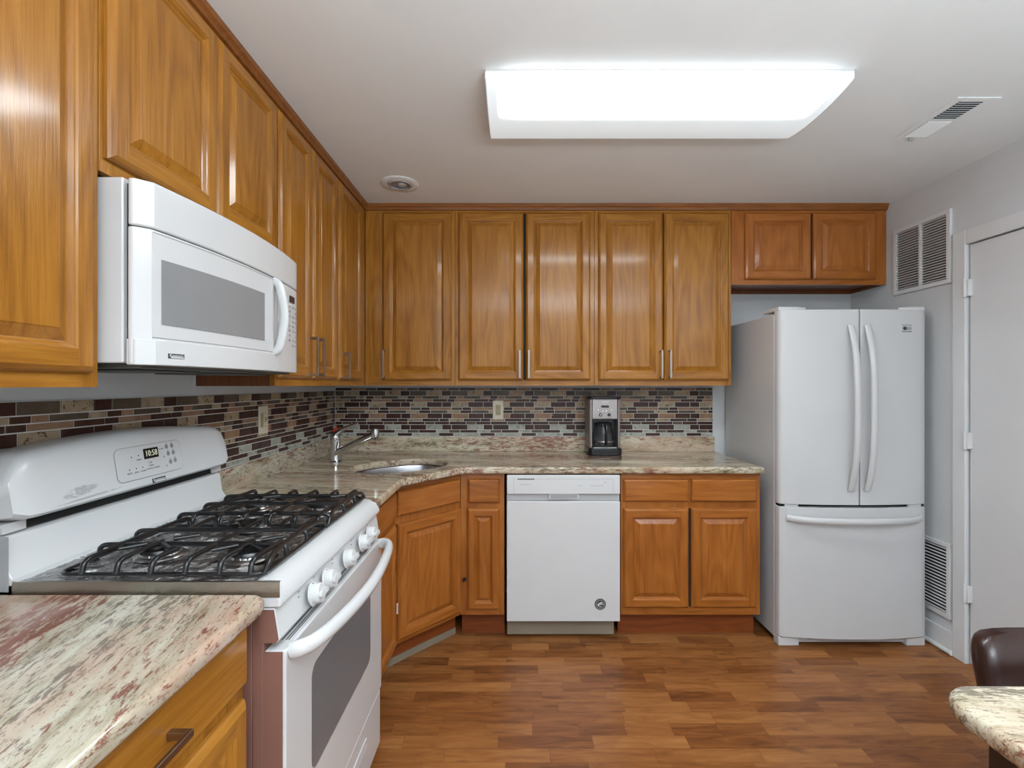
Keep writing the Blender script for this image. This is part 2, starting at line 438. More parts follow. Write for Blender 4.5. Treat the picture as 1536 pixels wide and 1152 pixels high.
# ------------------------------------------------------------------ room shell
XL, XR, YB, ZC = -1.16, 2.218, 3.17, 2.4275
struct(MB().box(XL - .1, ROOM_Y0, -0.05, XR + .1, YB + .1, 0).build('floor', 'floor'))
struct(MB().box(XL - .1, ROOM_Y0, ZC, XR + .1, YB + .1, ZC + .1).build('ceiling', 'ceil'))
struct(MB().box(XL - .1, ROOM_Y0, 0, XL, YB + .1, ZC).build('wall_left', 'wall'))
struct(MB().box(XL, YB, 0, XR, YB + .1, ZC).build('wall_back', 'wall'))
DY0, DY1, DZ = 1.50, 2.352, 2.040
m = MB()
m.box(XR, DY1 + .006, 0, XR + .1, YB + .1, ZC)
m.box(XR, DY0 - .004, DZ + .005, XR + .1, DY1 + .006, ZC)
m.box(XR, ROOM_Y0, 0, XR + .1, DY0 - .004, ZC)
struct(m.build('wall_right', 'wall'))
# door and its casing
d1 = MB().box(XR + .006, DY0, 0.008, XR + .045, DY1 - .002, DZ - .001).build('door_1', 'doorp', bevel=.002)
struct(d1)
m = MB().box(XR + .06, DY0 - .01, 0, XR + .10, DY1 + .01, DZ + .01); m.build('door_backing', 'gap', d1)
m = MB()
m.box(XR - .014, DY1 + .0035, 0, XR + .004, 2.424, DZ + .003 + .07)
m.box(XR - .014, DY0 - .07, DZ + .003, XR, DY1 + .003, DZ + .07 + .003)
m.box(XR - .014, DY0 - .07, 0, XR, DY0 - .003, DZ + .003)
struct(m.build('trim_1', 'trimp', bevel=.003))
for hz in (1.83, 1.09, .345):
    m = MB()
    m.tube([(XR - .017, DY1 + .001, hz - .045), (XR - .017, DY1 + .001, hz + .045)], .007, 10)
    m.box(XR - .0165, DY1 - .016, hz - .04, XR + .0055, DY1 - .002, hz + .04)
    for zz in (-.016, .016): m.tube([(XR - .017, DY1 + .001, hz + zz - .0015), (XR - .017, DY1 + .001, hz + zz + .0015)], .0085, 10)
    o = m.build('hinge', 'trimp', d1, bevel=.001)
m = MB(); m.box(XR - .014, 2.424, 0, XR, 3.17, .115); m.tube([(XR - .014, 2.424, .012), (XR - .014, 3.17, .012)], .013, 8)
struct(m.build('baseboard_right', 'trimp', bevel=.003))
m = MB(); m.box(1.34, YB - .014, 0, XR - .014, YB, .115)
struct(m.build('baseboard_back', 'trimp', bevel=.003))

# ------------------------------------------------------------------ cabinets
def raised_door(mb, x0, x1, z0, z1, yb=0.0, t=.02, sw=.045, V=0, Hh=1, style='panel'):
    yf = yb - t
    def ring(i, y): return [(x0 + i, y, z0 + i), (x1 - i, y, z0 + i), (x1 - i, y, z1 - i), (x0 + i, y, z1 - i)]
    if style == 'slab':
        rs = [ring(0, yb), ring(0, yf + .010), ring(.004, yf + .004), ring(.010, yf)]
        mb.loft(rs, Hh); return
    rs = [ring(0, yb), ring(0, yf + .012), ring(.004, yf + .006), ring(.012, yf)]
    o = len(mb.v)
    def quads(ra, rb, mi4):
        o = len(mb.v); mb.v += ra + rb
        for i in range(4):
            j = (i + 1) % 4
            mb.f.append((o + i, o + j, o + 4 + j, o + 4 + i)); mb.m.append(mi4[i])
    hv = (Hh, V, Hh, V)
    for a, b in zip(rs, rs[1:]): quads(a, b, hv)
    e = .012
    mb.add([(x0 + e, yf, z0 + e), (x0 + sw, yf, z0 + e), (x0 + sw, yf, z1 - e), (x0 + e, yf, z1 - e)], [(0, 1, 2, 3)], V)
    mb.add([(x1 - sw, yf, z0 + e), (x1 - e, yf, z0 + e), (x1 - e, yf, z1 - e), (x1 - sw, yf, z1 - e)], [(0, 1, 2, 3)], V)
    mb.add([(x0 + sw, yf, z0 + e), (x1 - sw, yf, z0 + e), (x1 - sw, yf, z0 + sw), (x0 + sw, yf, z0 + sw)], [(0, 1, 2, 3)], Hh)
    mb.add([(x0 + sw, yf, z1 - sw), (x1 - sw, yf, z1 - sw), (x1 - sw, yf, z1 - e), (x0 + sw, yf, z1 - e)], [(0, 1, 2, 3)], Hh)
    slope = .022 if (x1 - x0) > .2 else .016
    rs = [ring(sw, yf), ring(sw + .003, yf + .003), ring(sw + .006, yf + .004), ring(sw + .011, yf + .0115), ring(sw + .014, yf + .0125)]
    for a, b in zip(rs, rs[1:]): quads(a, b, hv)
    a, b = ring(sw + .014, yf + .0125), ring(sw + .014 + slope, yf + .003)
    quads(a, b, (V,) * 4)
    c = ring(sw + .0155 + slope, yf + .0015)
    quads(b, c, (V,) * 4)
    mb.add(c, [(0, 1, 2, 3)], V)

def pull(parent, x, z0, z1, yb=-.02, horizontal=False, mat='nickel'):
    m = MB(); L = z1 - z0
    if horizontal:
        m.box(z0, yb - .036, x - .006, z1, yb - .029, x + .006)
        for a in (z0, z1 - .012): m.box(a, yb - .030, x - .006, a + .012, yb - .0005, x + .006)
    else:
        m.box(x - .006, yb - .036, z0, x + .006, yb - .029, z1)
        for a in (z0, z1 - .012): m.box(x - .006, yb - .030, a, x + .006, yb - .0005, a + .012)
    return m.build('handle', mat, parent, bevel=.0012)

def cabinet(name, label, cat, loc, rotz, w, h, depth, items, upper=True, tone='oak', group=None, toe=True, body=True):
    t = thing(name, label, cat, loc, rotz, group)
    z0 = 0 if upper else .134
    m = MB(); T = .016
    # face frame: openings are closed by the doors, so the plate is whole; stiles upright, rails crosswise
    g = .001
    sw = min(.04, w * .2)
    m.box(g, 0, z0, sw, .018, h, 0); m.box(w - sw, 0, z0, w - g, .018, h, 0)
    m.box(sw, 0, z0, w - sw, .018, z0 + .045, 1); m.box(sw, 0, h - .05, w - sw, .018, h, 1)
    m.box(sw, .0004, z0 + .045, w - sw, .018, h - .05, 0)
    if body:
        m.box(g, .0185, z0, T, depth - .002, h, 2); m.box(w - T, .0185, z0, w - g, depth - .002, h, 2)
        m.box(T, .0185, z0 + .022, w - T, depth - .002, z0 + .034, 3)
        m.box(T, depth - .012, z0 + .0, w - T, depth - .002, h, 3)
        if upper: m.box(T, .0185, h - .012, w - T, depth - .012, h, 3)
    ds_ = sorted([i_ for i_ in items if i_[0] == 'door'], key=lambda i_: i_[1])
    for a_, b_ in zip(ds_, ds_[1:]):
        if b_[1] - a_[2] < .016: m.box(a_[2] + .0005, -.0006, a_[3] + .002, b_[1] - .0005, .001, a_[4] - .002, 4)  # black strip painted for the shade in the opening between paired doors
    m.build('cabinet_body', [tone + '_z', tone + '_x', 'oak_side', 'oak_side', 'gap'], t)
    if not upper and toe:
        k = MB(); k.box(g, .072, 0, w - g, .088, z0 - .001); k.build('toe_kick', 'toe', t)
    for it in items:
        kind, x0, x1, a, b = it[:5]
        mm = MB()
        raised_door(mm, x0, x1, a, b, yb=-.0008, style='slab' if kind == 'drawer' else 'panel', sw=it[6] if len(it) > 6 else .045)
        dd = mm.build('drawer_front' if kind == 'drawer' else 'cabinet_door', [tone + '_z', tone + '_x'], t, angle=20)
        if len(it) > 5 and it[5] is not None:
            hx, h0, h1, hor = it[5]
            pull(dd, hx, h0, h1, horizontal=hor)
    return t

ZU = 1.355; HU = ZC - ZU                       # upper cabinets
FXL = -.87; FYB = 2.865
up_group = 'upper cabinets'
dz0, dz1 = 1.385 - ZU, 2.375 - ZU
hz0, hz1 = 1.397 - ZU, 1.562 - ZU
q = R(90)
D_UL = -(XL - FXL)                              # depth of left uppers
def upL(d0, w, items, label, z=ZU, h=HU, tone='oak'):
    return cabinet('wall_cabinet', label, 'cabinet', (FXL, d0, z), q, w, h, D_UL, items, True, tone)
upL(.385, .632, [('door', .022, .608, dz0, dz1)], 'large honey oak wall cabinet at the left edge, nearest the camera')
upL(1.0175, .755, [('door', .012, .385, 1.842 - 1.812, dz1 + ZU - 1.812), ('door', .393, .742, 1.842 - 1.812, dz1 + ZU - 1.812)],
    'short two-door oak cabinet directly above the white microwave', 1.812, ZC - 1.812)
upL(1.773, .607, [('door', .008, .299, dz0, dz1, (.299 - .028, hz0, hz1, False)), ('door', .312, .598, dz0, dz1, (.312 + .028, hz0, hz1, False))],
    'two-door oak wall cabinet on the left wall just past the microwave')
upL(2.381, .484, [('door', .02, .375, dz0, dz1, (.02 + .045, hz0 - .005, hz1 - .04, False))],
    'single-door oak wall cabinet on the left wall at the inside corner')
D_UB = YB - FYB
def upB(x0, x1, items, label, z=ZU, tone='oak'):
    its = []
    for it in items:
        it = list(it); it[1] -= x0; it[2] -= x0
        if len(it) > 5 and it[5]: it[5] = (it[5][0] - x0,) + tuple(it[5][1:])
        its.append(tuple(it))
    return cabinet('wall_cabinet', label, 'cabinet', (x0, FYB, z), 0, x1 - x0, ZC - z, D_UB, its, True, tone)
upB(-.868, -.336, [('door', -.764, -.357, dz0, dz1, (-.764 + .014, hz0, hz1, False))], 'single-door oak cabinet on the back wall in the corner above the sink')
upB(-.336, .487, [('door', -.317, .067, dz0, dz1, (.067 - .022, hz0, hz1, False)), ('door', .082, .462, dz0, dz1, (.082 + .016, hz0, hz1, False))],
    'two-door oak wall cabinet above the dishwasher, shiniest of the back row')
upB(.487, 1.297, [('door', .509, .89, dz0, dz1, (.89 - .016, hz0, hz1, False)), ('door', .897, 1.28, dz0, dz1, (.897 + .027, hz0, hz1, False))],
    'two-door oak wall cabinet above the coffee maker, ending beside the refrigerator')
ZF = 1.952
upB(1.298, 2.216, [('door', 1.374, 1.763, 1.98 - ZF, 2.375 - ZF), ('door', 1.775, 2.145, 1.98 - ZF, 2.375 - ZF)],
    'short oak cabinet high above the refrigerator', ZF, 'oakw')
# crown strips
m = MB()
prof = [(0, 2.390), (.010, 2.392), (.014, 2.405), (.020, 2.410), (.022, ZC - .0005), (0, ZC - .0005)]
m.loft([[(FXL + .0005 + a, .385, b) for a, b in prof], [(FXL + .0005 + a, FYB - a, b) for a, b in prof]])
struct(m.build('trim_2', 'crown'))
m = MB()
m.loft([[(FXL + .0005 + a, FYB - .0005 - a, b) for a, b in prof], [(2.216, FYB - .0005 - a, b) for a, b in prof]])
struct(m.build('trim_3', 'crown'))

# base cabinets
HB = .889
XB, YF = -.555, 2.58
dr0, dr1, do0, do1 = .739, .859, .165, .704
cabinet('base_cabinet', 'oak base cabinet in the lower left foreground with a drawer pull', 'cabinet', (XB, .40, 0), q, .598, HB, .603,
        [('drawer', .02, .585, .752, .874, (.815, .19, .36, True)), ('door', .02, .298, .15, .722), ('door', .306, .585, .15, .722)], False)
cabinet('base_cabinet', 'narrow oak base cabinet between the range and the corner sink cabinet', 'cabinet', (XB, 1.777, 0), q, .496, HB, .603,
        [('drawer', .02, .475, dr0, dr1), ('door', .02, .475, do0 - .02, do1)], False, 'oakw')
P1, P2 = Vector((XB, 2.2745, 0)), Vector((-.2755, YF, 0))
dv = P2 - P1; ang = math.atan2(dv.y, dv.x); LD_ = dv.length
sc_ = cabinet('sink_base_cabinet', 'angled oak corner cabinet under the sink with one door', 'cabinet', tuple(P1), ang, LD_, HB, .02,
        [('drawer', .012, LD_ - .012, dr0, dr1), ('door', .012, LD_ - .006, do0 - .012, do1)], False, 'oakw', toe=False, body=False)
k = MB(); k.box(-.03, .072, 0, LD_ + .026, .088, .133); k.build('toe_kick', 'toe', sc_)
k = MB(); k.box(-.03, .068, 0, LD_ + .026, .0718, .035); k.build('base_strip', 'kick', sc_)
k = MB(); k.prism([(.006, -.0205), (.016, -.0205), (.016, -.0265), (.006, -.0225)], .285, .335); o = k.build('child_lock', 'whitep', sc_, bevel=.001)
o.location = (-.006, .006, 0)
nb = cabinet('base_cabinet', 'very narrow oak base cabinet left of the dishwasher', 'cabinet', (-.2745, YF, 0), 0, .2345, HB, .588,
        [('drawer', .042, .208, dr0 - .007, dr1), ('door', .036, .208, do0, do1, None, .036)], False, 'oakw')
k = MB(); k.lathe([(.001, -.022), (.009, -.022), (.011, -.012), (.008, -.004), (.006, 0)], (0, 0, 0), 'y', 16)
k.build('child_lock', 'black', nb, loc=(.022, -.0003, .327))
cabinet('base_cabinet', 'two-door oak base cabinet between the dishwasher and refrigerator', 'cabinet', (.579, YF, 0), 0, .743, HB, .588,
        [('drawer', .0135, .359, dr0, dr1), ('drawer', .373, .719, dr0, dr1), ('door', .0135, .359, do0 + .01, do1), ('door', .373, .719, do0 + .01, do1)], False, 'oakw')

# ------------------------------------------------------------------ countertops
def slab(name, outer, holes, z0, z1, mat, bev=.012, parent=None):
    cu = bpy.data.curves.new(name, 'CURVE'); cu.dimensions = '2D'; cu.fill_mode = 'BOTH'
    cu.extrude = (z1 - z0) / 2 - bev; cu.bevel_depth = bev; cu.bevel_resolution = 3; cu.offset = -bev
    for ps in [outer] + holes:
        sp = cu.splines.new('POLY'); sp.points.add(len(ps) - 1); sp.use_cyclic_u = True
        for p, c in zip(sp.points, ps): p.co = (c[0], c[1], 0, 1)
    tmp = bpy.data.objects.new('tmp', cu); C.objects.link(tmp); bpy.context.view_layer.update()
    me = bpy.data.meshes.new_from_object(tmp.evaluated_get(bpy.context.evaluated_depsgraph_get()))
    bpy.data.objects.remove(tmp); bpy.data.curves.remove(cu)
    me.name = name; me.materials.clear(); me.materials.append(M[mat])
    for v in me.vertices: v.co.z += (z0 + z1) / 2
    me.polygons.foreach_set('use_smooth', [True] * len(me.polygons)); me.set_sharp_from_angle(angle=R(40))
    o = bpy.data.objects.new(name, me); C.objects.link(o)
    if parent: o.parent = parent
    return o
ZT0, ZT1 = .8895, .926
EX = -.505; RY0, RY1 = 1.012, 1.772
o = slab('countertop', [(XL + .001, -.1), (EX - .03, -.1), (EX, -.07), (EX, RY0 - .035), (EX - .004, RY0 - .018), (EX - .018, RY0 - .004), (EX - .03, RY0 - .002), (XL + .001, RY0 - .002)], [], ZT0, ZT1, 'granite_y', .013)
tag(o, 'granite countertop in the left foreground, streaked burgundy, beside the range', 'countertop')
SC = Vector((-.60, 2.60)); SA, SBm = .262, .190; sth = math.atan2(.66, .75)
def sink_outline(ka=1.0, kb=1.0, n=48, e=2.3):
    out = []
    for i in range(n):
        a = 2 * math.pi * i / n
        c, s2 = math.cos(a), math.sin(a)
        x = SA * ka * math.copysign(abs(c) ** (2 / e), c); y = SBm * kb * math.copysign(abs(s2) ** (2 / e), s2)
        out.append((SC.x + x * math.cos(sth) - y * math.sin(sth), SC.y + x * math.sin(sth) + y * math.cos(sth)))
    return out
oc = [(XL + .001, RY1 + .004), (EX, RY1 + .004), (EX, 2.20), (EX + .008, 2.235), (-.275, 2.52), (-.235, 2.545), (1.326, 2.545), (1.326, YB - .001), (XL + .001, YB - .001)]
ct = slab('countertop', oc, [sink_outline()[::-1]], ZT0, ZT1, 'granite_x', .010)
tag(ct, 'long granite countertop along the back wall holding the sink', 'countertop')
m = MB(); m.box(XL + .022, YB - .022, ZT1 + .0003, 1.318, YB - .001, 1.022); tag(m.build('granite_splash', 'granite_x', bevel=.002), 'low granite backsplash strip along the back wall under the mosaic tiles', 'backsplash')
m = MB(); m.box(XL + .001, RY1 + .006, ZT1 + .0003, XL + .0215, YB - .001, 1.022); tag(m.build('granite_splash', 'granite_y', bevel=.002), 'low granite backsplash strip along the left wall beside the faucet', 'backsplash')

# sink
sk = thing('sink', 'oval stainless steel sink set under the corner of the granite counter', 'sink', (SC.x, SC.y, ZT0))
m = MB(); rings = []
for k, z in ((1.10, -.0012), (1.015, -.0015), (1.0, -.010), (.985, -.10), (.95, -.155), (.85, -.178), (.55, -.185), (.13, -.188)):
    rings.append([(x - SC.x, y - SC.y, z) for x, y in sink_outline(k, k)])
m.loft(rings, cap0=False, cap1=True)
b = m.build('basin', 'bowl', sk, angle=60)
sm_ = b.modifiers.new('thick', 'SOLIDIFY'); sm_.thickness = .0015; sm_.offset = 1
m = MB(); m.lathe([(.001, -.180), (.03, -.181), (.042, -.184), (.042, -.187)], n=24); m.build('drain', 'chrome', sk)

# faucet
fx, fy = -.985, 2.70
fc = thing('kitchen_faucet', 'chrome single-lever pull-out faucet standing behind the sink', 'faucet', (fx, fy, ZT1 + .0004))
m = MB()
m.lathe([(.034, 0), (.034, .006), (.027, .012), (.023, .03), (.024, .085), (.0275, .115), (.0275, .128)], n=28)
m.build('faucet_body', 'chrome', fc)
# spout points to the sink
sd = Vector((.28, -.02, 0)).normalized()
m = MB()
p0 = Vector((.0, 0, .050)); p1 = Vector((.06, -.004, .082)); p2 = Vector((.22, -.018, .160))
m.tube([p0, p0.lerp(p1, .6), p1, p1.lerp(p2, .12), p2], [.024, .024, .0215, .018, .016], 16)
m.build('spout', 'chrome', fc)
m = MB(); m.tube([p1.lerp(p2, .06), p1.lerp(p2, .09)], .0185, 16); m.build('spout_collar', 'black', fc)
m = MB()
hp = p2 + Vector((.008, -.001, .0))
m.lathe([(.014, .032), (.0215, .028), (.0235, .0), (.022, -.026), (.018, -.032), (.001, -.032)], hp, n=20)
m.build('spray_head', 'chrome', fc)
m = MB()
m.tube(smoothpath([(-.002, 0, .128), (-.003, 0, .150), (.03, 0, .178), (.085, -.004, .204), (.130, -.008, .222)]), [.027, .026, .021, .014, .0095, .006], 16, flat=.75)
m.lathe([(.027, .129), (.0285, .137), (.026, .152), (.016, .162), (.001, .166)], (-.002, 0, 0), n=28)
m.build('lever', 'chrome', fc)

# small red ornament behind faucet
orn = MB()
orn.lathe([(.001, 0), (.017, .001), (.020, .01), (.018, .05), (.011, .075), (.009, .10), (.013, .118), (.013, .140), (.005, .152), (.001, .153)], n=16)
for a in range(5):
    th = R((a - 2) * 44)
    dx_, dz_ = math.sin(th), math.cos(th)
    orn.tube([(0, -.002, .140), (dx_ * .018, -.004, .140 + dz_ * .018), (dx_ * .034, -.006, .140 + dz_ * .036)], [.008, .006, .003], 8)
o = orn.build('ornament', 'red', loc=(-1.108, 3.06, ZT1 + .0004))
tag(o, 'small red star-topped ornament in the counter corner behind the faucet', 'ornament')

# ------------------------------------------------------------------ mosaic backsplash
PER = .270
rows = [  # (height, [(width fraction, tile type)...], offset)
    (.0182, [(.40, 0), (.32, 3), (.28, 2)], .00),
    (.0325, [(.36, 4), (.23, 0), (.41, 2)], .21),
    (.0182, [(.42, 2), (.22, 4), (.19, 1), (.17, 3)], .10),
    (.0182, [(.36, 1), (.18, 0), (.46, 3)], .35),
    (.0325, [(.37, 0), (.23, 0), (.40, 4)], .21),
    (.0182, [(.22, 0), (.52, 3), (.26, 2)], .07),
    (.0182, [(.42, 2), (.30, 4), (.28, 0)], .30),
    (.0325, [(.37, 1), (.23, 0), (.40, 3)], .22),
    (.0182, [(.41, 0), (.24, 0), (.35, 4)], .10),
    (.0182, [(.36, 1), (.40, 0), (.24, 2)], .40),
    (.0325, [(.38, 5), (.23, 0), (.39, 0)], .20),
    (.0182, [(.42, 0), (.30, 5), (.28, 2)], .02),
    (.0195, [(.36, 0), (.22, 5), (.42, 5)], .50),
]
def mosaic(name, length, label, loc, rotz, skip=0):
    m = MB(); m.box(0, 0, 0, length, .005, .318 - skip * .0198, 6)
    z = .317 - skip * .0198; g = .0019; gz = .0009
    for h, seq, off in rows[skip:]:
        x = -PER + off * PER
        while x < length:
            for fw, ty in seq:
                w = fw * PER
                a, b = max(x + g, .001), min(x + w - g, length - .001)
                if b - a > .004:
                    m.loft([[(a, 0, z - h + gz), (b, 0, z - h + gz), (b, 0, z - gz), (a, 0, z - gz)],
                            [(a, -.0022, z - h + gz), (b, -.0022, z - h + gz), (b, -.0022, z - gz), (a, -.0022, z - gz)],
                            [(a + .0012, -.003, z - h + gz + .0010), (b - .0012, -.003, z - h + gz + .0010), (b - .0012, -.003, z - gz - .0010), (a + .0012, -.003, z - gz - .0010)]], ty, cap0=False)
                x += w
        z -= h + .0016
    o = m.build(name, TM + ['grout'], loc=loc, rot=(0, 0, rotz), angle=20)
    return tag(o, label, 'backsplash')
ZM = 1.0225
mosaic('mosaic_backsplash', 1.312 - XL - .007, 'brown and cream mosaic tile strip along the back wall above the counter', (XL + .006, YB - .0052, ZM), 0)
mosaic('mosaic_backsplash', YB - .02 - .10, 'brown and cream mosaic tile strip on the left wall behind the range', (XL + .0052, .10, ZM), q, 1)

def outlet(loc, rotz, label, kind):
    t = thing('wall_outlet', label, 'outlet', loc, rotz)
    w, h = (.070, .124) if kind == 'duplex' else (.082, .128)
    MB().box(-w / 2, -.0055, -h / 2, w / 2, 0, h / 2).build('wall_plate', 'ivory', t, bevel=.0025)
    if kind == 'duplex':
        m = MB(); m.prism(rrect(-.017, -.034, .017, .034, .004), -.0075, -.0055, axis='y'); m.build('receptacle', 'ivoryd', t)
        m = MB()
        for z in (-.018, .018):
            for x in (-.006, .006): m.box(x - .0012, -.0082, z - .005, x + .0012, -.0076, z + .005)
            m.lathe([(.001, -.0082), (.0022, -.0082), (.0022, -.0076)], (0, 0, z - .010), 'y', 8)
        m.build('slots', 'ink', t)
    else:
        m = MB(); m.prism(rrect(-.030, -.034, -.006, .034, .008), -.0075, -.0055, axis='y'); m.build('receptacle', 'ivoryd', t)
        m = MB(); m.prism([(.008, -.012), (.020, -.012), (.020, .012), (.008, .012)], -.0075, -.0056, axis='y'); m.box(.011, -.020, .0, .017, -.0075, .008); m.build('switch_toggle', 'ivoryd', t, bevel=.001)
        for z in (-.03, .03):
            m = MB(); m.lathe([(.001, -.0065), (.003, -.0065), (.003, -.0056)], (.014, 0, z), 'y', 8); m.build('screw', 'nickel', t)
    return t
outlet((-.091, YB - .0085, 1.195), 0, 'ivory outlet plate on the back wall mosaic above the dishwasher', 'duplex')
outlet((XL + .0085, 2.235, 1.197), q, 'ivory outlet and switch plate on the left wall mosaic beside the range', 'combo')

# ------------------------------------------------------------------ range
ry = lambda d: d
rg = thing('gas_range', 'white freestanding gas range with black grates between the left counters', 'range', (0, 0, 0))
RX = -.50
m = MB(); m.box(-1.13, RY0 + .002, .02, -.545, RY1 - .002, .905); m.box(-.545, RY0 + .002, .04, -.522, RY1 - .002, .905)
m.build('range_body', 'brownside', rg, bevel=.002)
# cooktop pan with rolled front
m = MB()
prof = [(-1.09, .905), (-1.09, .944), (-.545, .944), (-.520, .940), (-.497, .928), (-.485, .908), (-.485, .892), (-.52, .892), (-.55, .905)]
m.loft([[(a, y, b) for a, b in prof] for y in (RY0 + .0, RY1 - .0)])
m.build('cooktop', 'white', rg, bevel=.005, seg=3)
# control panel (slanted)
m = MB()
prof = [(-.497, .891), (-.4865, .825), (-.492, .818), (-.53, .818), (-.53, .891)]
m.loft([[(a, y, b) for a, b in prof] for y in (RY0 + .001, RY1 - .001)])
cp = m.build('control_panel', 'white', rg, bevel=.003)
m = MB(); m.prism([(-.498, .889), (-.488, .826), (-.494, .820), (-.53, .820), (-.53, .889)], RY0 - .0014, RY0 + .0006, axis='y'); m.build('panel_end_cap', 'brownside', cp)
# foil sheet
m = MB(); nx, ny = 70, 90
X0, X1, Y0, Y1 = -1.03, -.538, RY0 + .003, RY1 - .003
burners = [(-.845, 1.165, .042), (-.625, 1.155, .046), (-.845, 1.60, .040), (-.625, 1.60, .046), (-.735, 1.38, .036)]
vs = []
for j in range(ny + 1):
    for i in range(nx + 1):
        x = X0 + (X1 - X0) * i / nx; y = Y0 + (Y1 - Y0) * j / ny
        e = min(i, nx - i, j, ny - j) / 3.0
        z = .9480 + .0060 * mnoise.noise(Vector((x * 22, y * 22, 3))) + .0035 * mnoise.noise(Vector((x * 70, y * 70, 8)))
        if e < 1: z = .9475 + (z - .9475) * e + .003 * (1 - e) * abs(mnoise.noise(Vector((x * 60, y * 60, 1))))
        for bx, by, br in burners:
            dd = math.hypot(x - bx, y - by)
            if dd < .09: z -= .004 * (1 - dd / .09)
        z = max(z, .9448)
        vs.append((x, y, z))
fs = [(j * (nx + 1) + i, j * (nx + 1) + i + 1, (j + 1) * (nx + 1) + i + 1, (j + 1) * (nx + 1) + i) for j in range(ny) for i in range(nx)]
m.add(vs, fs)
m.build('foil_liner', 'foil', rg, angle=80)
# foil folded over the near edge
m = MB(); vs = []; n1 = 90
for j, (dz, dy) in enumerate(((.949, .004), (.9475, -.0006), (.930, -.0012), (.915, -.0012))):
    for i in range(n1 + 1):
        x = -1.045 + (.560) * i / n1
        w = mnoise.noise(Vector((x * 30, j * 2.0, 5))) * .0010
        vs.append((x, RY0 + dy + (w * .4 if j > 0 else 0), dz + w * .6))
m.add(vs, [(j * (n1 + 1) + i, j * (n1 + 1) + i + 1, (j + 1) * (n1 + 1) + i + 1, (j + 1) * (n1 + 1) + i) for j in range(3) for i in range(n1)])
m.build('foil_edge', 'foilsmooth', rg, angle=60)
for bx, by, br in burners:
    m = MB(); m.lathe([(br + .012, .9505), (br + .010, .953), (br, .956), (br - .004, .962)], (bx, by, 0), n=28)
    for a in range(16):
        an = 2 * math.pi * a / 16
        m.box(bx + math.cos(an) * (br - .002) - .002, by + math.sin(an) * (br - .002) - .002, .956, bx + math.cos(an) * (br - .002) + .002, by + math.sin(an) * (br - .002) + .002, .9625)
    bb = m.build('burner', 'steel', rg)
    m = MB(); m.lathe([(br + .001, .9625), (br + .003, .965), (br, .9705), (br * .6, .972), (.001, .972)], (bx, by, 0), n=28)
    m.build('burner_cap', 'iron', bb)
def grate(y0, y1, xbars, rev):
    m = MB(); zb, zt = .9545, .982; r = .0060
    xa, xb = -.975, -.532
    # low base frame
    ps = [(x, y, zb) for x, y in rrect(xa, y0, xb, y1, .025, 5)]
    ps.append(ps[0]); m.tube(ps, .0042, 8)
    for yb_ in xbars:
        m.tube(smoothpath([(xa - .002, yb_, zb), (xa - .002, yb_, zt - .004), (xa + .028, yb_, zt), (-.565, yb_, zt), (-.536, yb_, zt - .002), (xb - .002, yb_, zb)], 2), r, 8)
    # raised front rail
    m.tube(smoothpath([(xb + .0, y0 + .004, zb), (xb - .002, y0 + .03, zt - .006), (xb - .012, y0 + .10, zt), (xb - .012, y1 - .08, zt), (xb - .002, y1 - .02, zt - .006), (xb, y1 - .004, zb)], 2), r, 8)
    ym = (y0 + y1) / 2
    for i, x in enumerate((-.921, -.847, -.774, -.700, -.627, -.560)):
        full = i in (0, 3)
        near_len = .075 + .05 * (i % 2)
        if full:
            m.tube(smoothpath([(x, y0 + .0, zb), (x, y0 + .006, zt - .002), (x, y0 + .035, zt + .001), (x, y1 - .035, zt + .001), (x, y1 - .006, zt - .002), (x, y1, zb)], 2), r, 8)
        else:
            m.tube(smoothpath([(x, y0, zb), (x, y0 + .006, zt - .002), (x, y0 + .035, zt + .001), (x + .006, y0 + near_len, zt + .001)], 2), r, 8)
            m.tube(smoothpath([(x, y1, zb), (x, y1 - .006, zt - .002), (x, y1 - .035, zt + .001), (x + .006, y1 - near_len, zt + .001)], 2), r, 8)
            if i % 2 == 1 or i == 4:
                m.tube([(x + .004, xbars[0] + .02, zt + .001), (x + .004, xbars[0] + .005, zt), ( x - .001, xbars[0] - .03, zt + .001)], r * .9, 8)
    # slanted fingers over burners
    for bx, by, br in burners:
        if y0 < by < y1:
            for sx_, sy_ in ((1, 1), (-1, -1), (1, -1)):
                m.tube([(bx + sx_ * .018, by + sy_ * .018, zt + .001), (bx + sx_ * .060, by + sy_ * .052, zt)], r * .85, 8)
    return m
g1 = grate(1.036, 1.386, (1.148, 1.260), False).build('grate', 'iron', rg, angle=50)
g2 = grate(1.392, 1.744, (1.420, 1.540, 1.650), True).build('grate', 'iron', rg, angle=50)
# back guard: lower wall + upper console
m = MB()
prof = [(-1.145, .905), (-1.145, 1.045), (-1.085, 1.045), (-1.068, 1.035), (-1.060, .975), (-1.045, .952), (-1.020, .9455), (-1.02, .940), (-1.06, .905)]
m.loft([[(a, y, b) for a, b in prof] for y in (RY0 - .0, RY1 + .0)])
m.box(-1.15, RY0 + .0002, .906, -1.03, RY0 + .04, .943)
m.build('backguard', 'white', rg, bevel=.008, seg=3)
m = MB(); m.box(-1.15, RY0 - .0022, .927, -1.052, RY0 - .0004, 1.041); m.build('end_panel', 'greyp', rg)
for ya, yb_ in ((RY0, RY0 + .05), (RY1 - .05, RY1)):
    MB().box(-1.14, ya, 1.0455, -1.066, yb_, 1.066).build('console_bracket', 'whitep', rg)
m = MB(); m.box(-1.14, RY0 + .051, 1.045, -1.072, RY1 - .051, 1.075); m.build('vent_gap', 'gap', rg)
